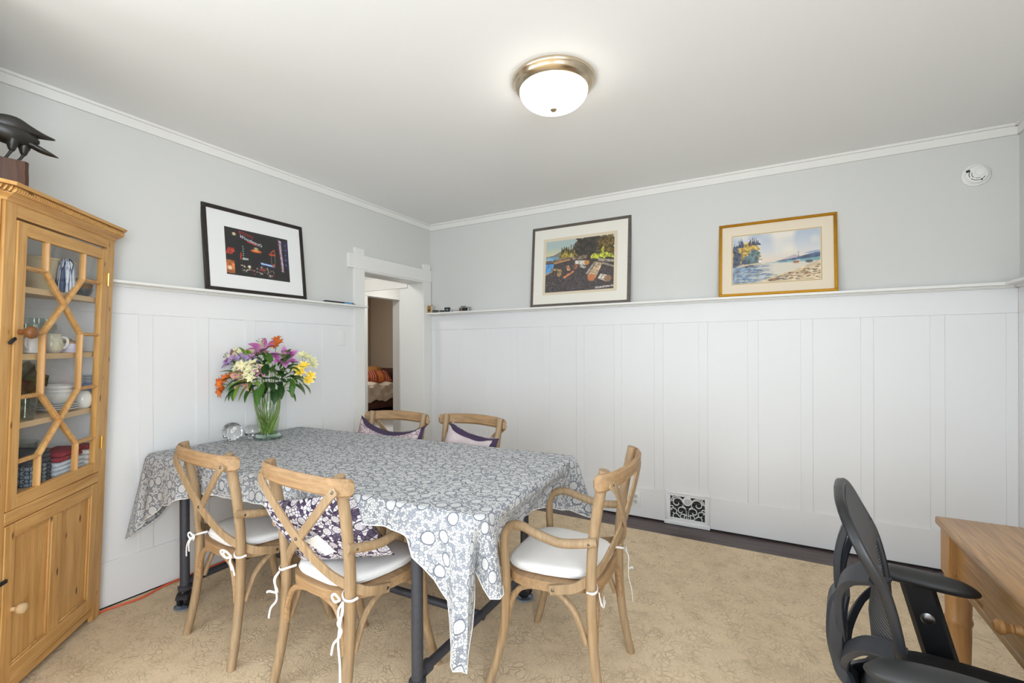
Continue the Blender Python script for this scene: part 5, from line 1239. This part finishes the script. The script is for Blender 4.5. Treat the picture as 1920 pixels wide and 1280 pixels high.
def alstro(label, pts, mat, sm=stem_m, size=.042, leaves=(), axis_up=.35, cat='flower', name='alstroemeria'):
    cs = [fp(*p) for p in pts]; m_ = sum(cs, Vector()) / len(cs); hub = m_ + (VC + Vector((0, 0, VZ + .30)) - m_).normalized() * .045
    t, off = start(name, label, cat, hub, sm, .0026)
    for c in cs:
        d = (c - hub); MB().tube(spline([hub - off, hub.lerp(c, .5) - off + Vector((0, 0, -.004)), c - off], 4), .0014, 6).build('pedicel', sm, t)
        ax = (d.normalized() * .6 - FW * .75 + Vector((0, 0, axis_up))).normalized(); mx = frame_to(c - off - ax * .012, ax, r_.uniform(0, 2))
        V, F, UVs = [], [], []
        for k in range(6):
            d_ = blade_mesh(1.12 * size * r_.uniform(.9, 1.1), size * (.74 if k % 2 else .56), (1.15, .75, .15), .3, 4, 6, .55); o = len(V); mk = mx @ Matrix.Rotation(k * pi / 3, 4, 'Z') @ Matrix.Translation((0, .002, 0))
            V += [tuple(mk @ Vector(q)) for q in d_[0]]; F += [tuple(i + o for i in f) for f in d_[1]]; UVs += d_[2]
        blade_obj('floret', mat, t, (V, F, UVs), Matrix())
    for lf in leaves: leaf(t, off, *lf)
    return t
UP = Vector((0, 0, 1)); L_ = -RT; R__ = RT; TO = -FW
lily('large pink lily at the very top of the bouquet', 499, 648, -.02, (TO * .55 + UP * 1.0 - RT * .05), .098, PM['pink'], spin=.35, open_=(.75, .55, .10))
lily('magenta lily with pale petal edges at the upper right of the bouquet', 541, 668, -.04, (TO * .8 + UP * .75 + RT * .35), .092, PM['magenta'], spin=.1, open_=(.8, .5, .05))
lily('peach pink lily facing the room at the front of the bouquet', 477, 702, -.11, (TO * 1.0 + UP * .15 - RT * .15), .088, PM['peach'], spin=.5, open_=(.7, .35, -.25))
lily('half open mauve lily at the upper left edge of the bouquet', 441, 668, -.02, (-RT * .9 + UP * .55 + TO * .3), .082, PM['mauve'], spin=.2, open_=(.85, .6, .2), drop=1)
lily('small dusty rose lily right of the white blooms', 511, 690, -.12, (TO * .9 + RT * .3 + UP * .2), .044, PM['rose'], spin=.4)
alstro('cream alstroemeria at the upper left of the bouquet', [(446, 656, .0), (457, 660, -.03), (469, 659, .02), (450, 666, -.05)], PM['cream'], size=.040)
alstro('lilac alstroemeria below the cream blooms on the left of the bouquet', [(452, 672, -.07), (463, 668, -.06), (477, 668, -.05), (440, 678, -.05), (484, 674, -.04)], PM['lilac'], size=.044)
alstro('cream and tan alstroemeria above the peach lily', [(470, 682, -.10), (480, 684, -.12), (464, 688, -.09), (488, 680, -.08)], PM['cream'], stem_b, size=.044)
alstro('white alstroemeria at the centre of the bouquet', [(492, 688, -.13), (500, 692, -.12), (488, 696, -.13), (497, 703, -.14), (505, 684, -.10)], PM['white'], size=.036)
alstro('amber alstroemeria beside the topmost lily', [(525, 640, .0), (521, 646, -.02), (519, 634, .02)], PM['amber'], size=.036)
alstro('orange red alstroemeria hanging at the far left of the bouquet', [(427, 712, -.06), (441, 706, -.08), (433, 722, -.06), (447, 702, -.05), (430, 729, -.07), (437, 714, -.1)], PM['orange'], size=.040, axis_up=.1)
alstro('yellow alstroemeria at the right edge of the bouquet', [(569, 688, -.06), (578, 683, -.05), (574, 694, -.07), (587, 702, -.03), (584, 708, -.04)], PM['yellow'], size=.040)
alstro('pale green-cream alstroemeria behind the yellow blooms', [(574, 668, .02), (583, 674, .03), (586, 681, .02), (568, 664, .0)], PM['pale'], size=.036)
alstro('dusty rose alstroemeria under the topmost lily', [(497, 657, -.05), (487, 664, -.05), (504, 660, -.03)], PM['rose'], size=.034)
# leafy stems
def foliage(label, tip, leaves, sm=stem_m):
    t, off = start('leafy_stem', label, 'greenery', fp(*tip), sm, .0024)
    for (px, py, dep, ax, L, w, m, *rest) in leaves: leaf(t, off, fp(px, py, dep), ax, L, w, LM[m], *(rest or [(.2, -.2, -.6)]))
    return t
foliage('broad dark green leaves right of the bouquet centre', (520, 690, -.06), [(518, 706, -.13, RT * .9 + TO * .5 + UP * .15, .115, .060, 0, (.1, -.15, -.3)), (515, 700, -.10, UP * .9 + TO * .4 + RT * .3, .085, .042, 0), (512, 715, -.10, TO * .8 - UP * .7 + RT * .15, .085, .032, 1, (-.1, -.2, -.1)), (522, 678, -.08, UP + TO * .3, .07, .03, 1)])
foliage('lime tipped leaves below the centre of the bouquet', (505, 710, -.10), [(500, 712, -.15, RT * .7 + TO * .6 + UP * .1, .075, .045, 2), (494, 712, -.13, -RT * .8 + TO * .5 - UP * .1, .115, .055, 0), (490, 716, -.14, -RT * .4 + TO * .3 - UP * .8, .085, .034, 2, (0, -.1, -.2)), (504, 722, -.12, RT * .3 + TO * .5 - UP, .095, .036, 1, (0, -.1, -.1))])
foliage('mid green leaves hanging at the left side of the bouquet', (455, 712, -.05), [(460, 696, -.07, -RT * .9 + UP * .35 + TO * .4, .08, .034, 1), (458, 704, -.06, -RT * .9 - UP * .05 + TO * .2, .09, .032, 0), (452, 716, -.06, -UP * 1.0 - RT * .15 + TO * .3, .085, .030, 1, (0, 0, -.1)), (458, 718, -.08, -UP + RT * .1 + TO * .4, .08, .030, 1, (0, 0, -.1)), (466, 722, -.10, -RT * .6 - UP * .5 + TO * .3, .09, .034, 0), (462, 690, -.08, -RT * .3 + UP * .9, .07, .03, 1)])
foliage('grey green sprig leaning out at the right of the bouquet', (568, 706, -.03), [(560, 704, -.05, RT * .8 - UP * .2 + TO * .3, .08, .026, 3), (566, 712, -.04, RT * .5 - UP * .9, .075, .028, 3, (0, 0, -.1)), (572, 716, -.03, RT * .8 - UP * .6, .07, .026, 3), (556, 712, -.05, RT * .1 - UP * .9 + TO * .2, .08, .028, 1, (0, 0, 0)), (552, 696, -.05, RT * .5 + UP * .6, .08, .028, 3), (562, 690, -.02, RT * .6 + UP * .4, .07, .024, 3), (575, 706, -.02, RT + UP * .05, .06, .022, 3)], stem_p)
foliage('tall green leaves just under the topmost lily', (516, 662, -.01), [(512, 668, -.04, RT * .8 + UP * .35 + TO * .2, .08, .036, 1, (.5, -.2, -.8)), (508, 676, -.05, -RT * .1 + UP + TO * .2, .075, .030, 1), (515, 690, -.06, UP + RT * .05, .085, .026, 2), (502, 690, -.04, -RT * .5 + UP * .8, .09, .036, 0), (494, 676, .0, -RT * .6 + UP * .4, .09, .04, 0), (528, 684, -.03, RT * .5 + UP * .6, .10, .040, 0)])
foliage('dense dark leaves at the back of the bouquet', (510, 690, .07), [(490, 700, .04, -RT * .6 + UP * .5, .13, .06, 0), (520, 700, .05, RT * .6 + UP * .5, .13, .06, 0), (535, 706, .02, RT * .9 + UP * .1, .12, .05, 0), (478, 708, .03, -RT * .9 + UP * .1, .12, .05, 0), (505, 712, .0, TO * .4 - UP * .4, .10, .05, 0), (545, 716, .0, RT * .8 - UP * .3, .10, .045, 1), (485, 722, -.04, TO * .5 - UP * .6 - RT * .3, .09, .04, 1), (522, 724, -.04, TO * .5 - UP * .7 + RT * .3, .09, .04, 0), (500, 700, -.04, TO * .5 + UP * .5, .09, .045, 0), (530, 712, -.07, TO * .5 + RT * .5 - UP * .1, .09, .04, 0)])
foliage('wide leaves filling the middle right of the bouquet', (545, 696, -.03), [(528, 696, -.08, RT * .9 + UP * .3 + TO * .4, .10, .036, 3), (535, 690, -.05, RT * .4 + UP * .8, .09, .034, 1), (548, 706, -.06, RT * .7 - UP * .3 + TO * .4, .085, .034, 1), (540, 716, -.08, RT * .3 - UP * .7 + TO * .5, .085, .034, 0, (0, -.1, -.2)), (524, 712, -.12, RT * .6 - UP * .2 + TO * .6, .09, .040, 0), (550, 690, -.03, RT * .9 + UP * .25, .085, .028, 3), (530, 678, .0, UP * .9 + RT * .3, .09, .036, 1)])
foliage('wide leaves filling the middle left of the bouquet', (470, 690, -.03), [(478, 698, -.08, -RT * .8 + UP * .3 + TO * .4, .09, .034, 2), (484, 706, -.12, -RT * .6 - UP * .3 + TO * .6, .09, .036, 2, (0, -.1, -.2)), (470, 704, -.09, -RT * .7 - UP * .4 + TO * .4, .09, .034, 1), (490, 690, -.05, -RT * .2 + UP * .9, .09, .036, 1), (474, 716, -.12, -RT * .2 - UP * .8 + TO * .4, .08, .030, 2, (0, -.1, -.1)), (480, 678, .0, -RT * .4 + UP * .8, .08, .034, 0)])
rl = random.Random(21)
def scatter(cx, cy, rx, ry, n_, mats):
    out = []
    for i in range(n_):
        a_ = rl.uniform(0, 2 * pi); q = rl.uniform(.2, 1) ** .5; ax = RT * (cos(a_) * .8 + rl.uniform(-.3, .3)) - UP * (sin(a_) * .5 + rl.uniform(-.5, .1)) + TO * rl.uniform(.1, .8)
        out.append((cx + rx * q * cos(a_), cy + ry * q * sin(a_), rl.uniform(-.10, .05), ax, rl.uniform(.055, .085), rl.uniform(.022, .036), rl.choice(mats)))
    return out
foliage('mixed small leaves among the upper right blooms', (532, 680, -.02), scatter(530, 682, 26, 24, 16, [0, 1, 1, 3]))
foliage('mixed small leaves among the upper left blooms', (480, 676, .0), scatter(478, 684, 26, 18, 13, [0, 1, 2]))
foliage('mixed small leaves around the rim of the vase', (512, 706, -.05), scatter(512, 708, 36, 14, 16, [0, 0, 1, 2]))
foliage('brown stemmed spray reaching right over the rim', (560, 722, -.04), [(545, 726, -.05, RT * .7 - UP * .5, .06, .02, 3), (556, 728, -.05, RT * .3 - UP * .9, .06, .024, 1, (0, 0, 0)), (535, 722, -.06, RT * .3 + UP * .7, .05, .018, 3)], stem_p)

# ================================================================== ORANGE EXTENSION CORD
cd = spline([(.070, -2.765, .0105), (.052, -2.70, .0105), (.066, -2.62, .0105), (.072, -2.54, .0105), (.045, -2.46, .0105), (.030, -2.38, .0105), (.026, -2.2, .0105), (.030, -1.8, .0105), (.026, -1.3, .0105), (.034, -1.06, .0105)], 8)
tag(MB().tube(cd, .0055, 8).build('extension_cord', M['cord'], None), 'orange extension cord lying on the carpet along the left baseboard', 'cord')

# ================================================================== PINE DESK
dk = thing('pine_desk', 'old pine desk with turned legs and a drawer, at the right wall', 'desk', (0, 0, 0))
DX0, DX1, DYa, DYb, DT = 3.603, 4.29, -1.555, -2.95, .766
tp = MB(); NPL = 1
for i in range(NPL):
    x0 = DX0 + (DX1 - DX0) * i / NPL; x1 = DX0 + (DX1 - DX0) * (i + 1) / NPL
    MB().box(x0, x1 - .0006, DYb, DYa, DT - .028, DT, b=.007 if i == 0 else .0012, seg=2).build('top_plank', M['desk'], dk)
dz0, dz1 = .583, DT - .0285
for x in (DX0 + .012, DX1 - .087):
    for y in (DYa - .014, DYb + .089):
        lg = box('leg', M['desk_z'], dk, x, x + .075, y - .075, y, dz0 - .004, dz1, b=.004)
        MB().lathe([(.024, .004), (.027, .05), (.020, .075), (.023, .10), (.031, .25), (.034, .38), (.0335, .418), (.0365, .424), (.038, .431), (.0365, .438), (.034, .444), (.0355, .50), (.036, .545), (.034, .570), (.037, .574), (.037, .580)], 32, at=(x + .0375, y - .0375, 0)).build('turned_leg', M['desk_z'], lg)
fx = DX0 + .030
ya, yb = DYa - .089, DYb + .089
box('front_panel', M['desk'], dk, fx + .006, fx + .022, -1.888, ya, dz0, dz1); box('front_panel', M['desk'], dk, fx + .006, fx + .022, yb, -2.402, dz0, dz1)
box('rail', M['desk'], dk, fx - .004, fx + .022, yb, ya, dz0 - .012, dz0 + .012, b=.003); box('rail', M['desk'], dk, fx + .002, fx + .022, -2.402, -1.888, dz1 - .016, dz1, b=.001)
for y in (DYa - .03, DYb + .03): box('side_panel', M['desk'], dk, fx + .04, DX1 - .08, y - .009, y + .009, dz0, dz1)
box('back_panel', M['desk'], dk, DX1 - .05, DX1 - .035, yb, ya, dz0, dz1)
dw = box('drawer', M['desk'], dk, fx - .005, fx + .018, -2.399, -1.891, dz0 + .014, dz1 - .018, b=.004)
for y in (-2.125,):
    MB().lathe([(.015, 0), (.012, .006), (.010, .012), (.013, .016), (.009, .020), (.013, .026), (.0185, .033), (.018, .042), (.010, .050), (0, .051)], 22, mx=Matrix.Translation((fx - .005, y, .664)) @ Matrix.Rotation(-pi / 2, 4, 'Y')).build('knob', M['desk_z'], dw)

# ================================================================== OFFICE CHAIR
oc = thing('office_chair', 'black mesh-backed office chair with padded arms, facing the pine desk', 'office chair', (3.504, -2.215, .004), rad(-96.5))
prof = [(.44, -.150), (.50, -.138), (.56, -.130), (.67, -.138), (.744, -.152), (.802, -.168), (.835, -.182), (.879, -.205), (.919, -.225), (.956, -.244), (1.0, -.266), (1.02, -.274)]
def smooth_keys(keys):
    P = spline([(k[0], k[1], 0) for k in keys], 12); return [(q.x, q.y) for q in P]
def lerp_keys(keys, x):
    if x <= keys[0][0]: return keys[0][1]
    for (a, va), (b, vb) in zip(keys, keys[1:]):
        if x <= b: return va + (vb - va) * (x - a) / max(1e-9, b - a)
    return keys[-1][1]
prof = smooth_keys(prof)
yl = lambda z: lerp_keys(prof, z)
hwk = smooth_keys([(.44, .150), (.50, .178), (.60, .197), (.70, .205), (.80, .210), (.86, .216), (.895, .214), (.922, .203), (.942, .182), (.956, .148), (.965, .10), (.969, .0)])
bowf = lambda x, z: yl(z) - .055 * (1 - (x / .21) ** 2) * (1 if z < .66 else max(.05, 1 - (z - .66) / .20))
def outline(n=64):
    zs = [.44 + (.969 - .44) * (1 - cos(pi * i / n)) / 2 for i in range(n + 1)]
    hw_ = lambda z: lerp_keys(hwk, z)
    r = [(hw_(z), bowf(hw_(z), z), z) for z in zs]; l = [(-x, y, z) for x, y, z in reversed(r[:-1])]
    b = [(-.10, bowf(.1, .432) , .434), (0, bowf(0, .43), .432), (.10, bowf(.1, .432), .434)]
    return r + l + b
ol = outline()
MB().sweep(ol, RR(.030, .022, .3), [Vector((0, 1, .25))] * len(ol), None, closed=True).build('back_frame', M['black_plastic'], oc, ang=60)
def pan(z0, z1, k, dy):
    def f(u, v):
        z = z0 + (z1 - z0) * v; w = lerp_keys(hwk, z) * k; x = (2 * u - 1) * w; return (x, bowf(x, z) + dy, z)
    return f
MB().grid(pan(.445, .815, .985, .001), 17, 22).build('back_mesh', M['mesh_back'], oc, ang=80)
hp = MB().grid(pan(.805, .966, .985, .012), 17, 16); hp.grid(pan(.805, .966, .985, -.012), 17, 16); hp.build('head_panel', M['rubber'], oc, ang=80)
sp_ = spline([(0, -.225, .905), (0, -.242, .865), (0, -.256, .80), (0, -.258, .73), (0, -.250, .67)], 6)
MB().sweep(sp_, RR(.032, .018, .3), Vector((0, -1, .2))).build('back_strap', M['black_satin'], oc)
spn = spline([(0, -.246, .70), (0, -.258, .66), (0, -.262, .57), (0, -.250, .49), (0, -.225, .455)], 6)
MB().sweep(spn, RR(.095, .046, .35), Vector((0, -1, 0)), [.72 + .28 * sin(pi * min(1, i / 16)) for i in range(len(spn))]).build('spine_cover', M['black_satin'], oc)
for s in (-1, 1):
    p = spline([(s * .015, -.245, .58), (s * .040, -.252, .66), (s * .075, -.250, .735), (s * .130, -.228, .795), (s * .200, -.186, .838)], 6)
    MB().sweep(p, RR(.050, .018, .3), Vector((0, -1, .3))).build('support_arm', M['black_satin'], oc)
    p = spline([(s * .010, -.240, .50), (s * .060, -.236, .56), (s * .120, -.206, .622), (s * .170, -.165, .655), (s * .205, -.138, .668)], 6)
    MB().sweep(p, RR(.044, .018, .3), Vector((0, -1, .3))).build('support_arm', M['black_satin'], oc)
    p = spline([(s * .015, -.235, .47), (s * .07, -.215, .455), (s * .13, -.165, .455)], 6)
    MB().sweep(p, RR(.036, .016, .3), Vector((0, -1, .1))).build('support_arm', M['black_satin'], oc)
    # arm pad, post with button
    pd = [(-.197, .010, .008), (-.190, .030, .015), (-.165, .040, .019), (-.10, .045, .021), (-.03, .045, .021), (.03, .038, .019), (.055, .026, .014), (.066, .010, .006)]
    path = spline([(s * (.276 + .008 * sin(i)), y, 0.655 + .016 * sin(pi * (i + .5) / 8)) for i, (y, w, h) in enumerate(pd)], 4)
    scl = spline([(w, h, 0) for y, w, h in pd], 4)
    E16 = [(cos(2 * pi * i / 18), sin(2 * pi * i / 18)) for i in range(18)]
    MB().sweep(path, E16, Vector((0, 0, 1)), [(max(.004, q.x), max(.003, q.y)) for q in scl]).build('arm_pad', M['rubber'], oc, ang=70)
    po = MB(); yb_ = lambda z: -.063 + (.645 - z) * .26
    path = [(s * .272, yb_(z), z) for z in (.660, .60, .52, .44, .40)]
    pst = po.sweep(path, RR(.026, .080, .25), Vector((0, 1, 0))).build('arm_post', M['black_plastic'], oc)
    MB().lathe([(.0165, 0), (.0165, .002), (.014, .004), (0, .0045)], 24, mx=Matrix.Translation((s * .259, -.042, .562)) @ Matrix.Rotation(-s * pi / 2, 4, 'Y')).build('button', M['steel'], pst)
    MB().sweep([(s * .270, 0, .405), (s * .20, 0.01, .392), (s * .06, .02, .388)], RR(.016, .07, .25), Vector((0, 1, 0))).build('arm_bracket', M['black_plastic'], oc)
def seatf(u, v):
    a_ = 2 * pi * u; c_, s_ = cos(a_), sin(a_); x = abs(c_) ** .5 * (1 if c_ > 0 else -1); y = abs(s_) ** .5 * (1 if s_ > 0 else -1)
    prf = [(.02, .405), (.90, .405), (.97, .415), (1, .440), (.985, .465), (.93, .480), (.80, .486), (.5, .484), (.02, .482)]; k, z = prf[min(8, round(v * 8))]
    return (x * .238 * k, .075 + y * .245 * k, z - (.018 * max(0, y * k) ** 3 if z > .45 else 0))
MB().grid(seatf, 44, 9, True).build('seat', M['black_cloth'], oc, ang=70)
box('mechanism', M['black_plastic'], oc, -.09, .09, -.08, .16, .345, .404, b=.012)
MB().sweep(spline([(0, -.225, .46), (0, -.22, .41), (0, -.15, .375), (0, -.05, .37)], 5), RR(.07, .018, .3), Vector((0, -1, .5))).build('back_bracket', M['black_plastic'], oc)
MB().lathe([(.014, .30), (.014, .36)], 18, at=(0, .03, 0)).lathe([(.026, .10), (.026, .30), (.020, .305)], 20, at=(0, .03, 0)).build('gas_lift', M['black_plastic'], oc)
for k in range(5):
    a_ = 2 * pi * k / 5 + .3; d = Vector((cos(a_), sin(a_), 0)); c0 = Vector((0, .03, 0))
    lg = MB().sweep([c0 + d * .02 + Vector((0, 0, .118)), c0 + d * .15 + Vector((0, 0, .105)), c0 + d * .30 + Vector((0, 0, .082))], RR(.044, .030, .3), Vector((0, 0, 1)), [1.1, .9, .65]).build('base_leg', M['black_plastic'], oc)
    wx = Matrix.Translation(c0 + d * .295 + Vector((0, 0, .0275))) @ Matrix.Rotation(a_ + 1.0, 4, 'Z') @ RX
    cw_ = MB()
    for dz in (-.014, .014): cw_.lathe([(.008, -.009), (.026, -.009), (.0275, -.005), (.0275, .005), (.026, .009), (.008, .009)], 20, mx=wx @ Matrix.Translation((0, 0, dz)))
    cw_.lathe([(.006, -.022), (.006, .022)], 10, mx=wx); cw_.tube([c0 + d * .295 + Vector((0, 0, .03)), c0 + d * .295 + Vector((0, 0, .085))], .006, 8)
    cw_.build('caster', M['black_plastic'], lg)

# ================================================================== BED IN THE ROOM BEYOND
bd = thing('bed', 'low wooden bed with rumpled grey-beige duvet in the room beyond the doorway', 'bed', (-4.3, 2.85, .0))
bw = wood('dark_red_bed_wood', (52, 26, 18), (92, 50, 36), 'y', .4)
MB().box(.68, .72, -1.05, 1.05, .22, .40, b=.004).build('side_rail', bw, bd); MB().box(-.72, -.68, -1.05, 1.05, .22, .40, b=.004).build('side_rail', bw, bd)
box('headboard', bw, bd, -.74, .74, 1.05, 1.10, .0, .95, b=.006); box('footboard', bw, bd, -.74, .74, -1.10, -1.05, .0, .42, b=.006)
for x in (-.70, .70):
    for y in (-1.02, 1.02): box('leg', bw, bd, x - .035, x + .035, y - .035, y + .035, 0, .24, b=.004)
box('mattress', plain('mattress_ticking', (206, 196, 184), .9), bd, -.67, .67, -1.03, 1.03, .36, .56, b=.03, seg=2)
duv = plain('grey_beige_duvet', (196, 180, 162), .9, var=.05, scale=6)
def dv(u, v):
    q = [(-.76, .40), (-.76, .60), (-.70, .67), (0, .70), (.66, .68), (.755, .62), (.775, .50), (.765, .38)]; f_ = u * (len(q) - 1); i = min(len(q) - 2, int(f_)); k = f_ - i
    x = q[i][0] + (q[i + 1][0] - q[i][0]) * k; z = q[i][1] + (q[i + 1][1] - q[i][1]) * k; y = -1.08 + 1.62 * v
    w_ = .022 * sin(v * 26 + u * 11 + 2 * sin(u * 9)) + .014 * sin(v * 47 - u * 17) + .012 * sin(u * 31 + v * 7)
    return (x + w_ * .7, y, z + w_)
MB().grid(dv, 60, 90).build('duvet', duv, bd, ang=80)
def bedpillow(label, x, y, z, w, h, d, mats, rx, rz, name='pillow'):
    t = thing(name, label, 'pillow', (x, y, z), rz, 'pillows on the bed beyond the doorway')
    pillow(t, 'cover', w, h, d, mats, Matrix.Rotation(rx, 4, 'X'))
    return t
st = NT('orange_striped_cover'); v = st.coord('UV'); sx = st.node('ShaderNodeSeparateXYZ'); st.link(v, sx.inputs[0])
st.color(st.ramp(st.math('FRACT', st.math('MULTIPLY', sx.outputs[0], 3.2)), [(0, lin((190, 110, 52))), (.30, lin((190, 110, 52))), (.34, lin((150, 70, 44))), (.52, lin((226, 150, 120))), (.56, lin((150, 66, 40))), (.66, lin((230, 160, 130))), (.70, lin((144, 62, 40))), (.80, lin((226, 150, 116))), (.84, lin((140, 60, 40)))], 'CONSTANT')); st.set(Roughness=.9)
bedpillow('orange pillow with pale stripes lying on the bed', -4.05, 3.15, .80, .60, .42, .20, st.m, rad(24), rad(60))
bedpillow('mustard pillow behind the striped one on the bed', -4.45, 3.25, .86, .62, .44, .20, plain('mustard_cover', (178, 122, 58), .9, var=.06), rad(30), rad(35))
rg = MB().box(-3.50, -2.3, 1.2, 3.0, .0005, .016, b=.006).build('bedside_rug', plain('white_wool_rug', (222, 224, 228), .95, var=.05, scale=14, bump=.5), None)
tag(rg, 'white wool rug on the floor beside the bed beyond the doorway', 'rug')
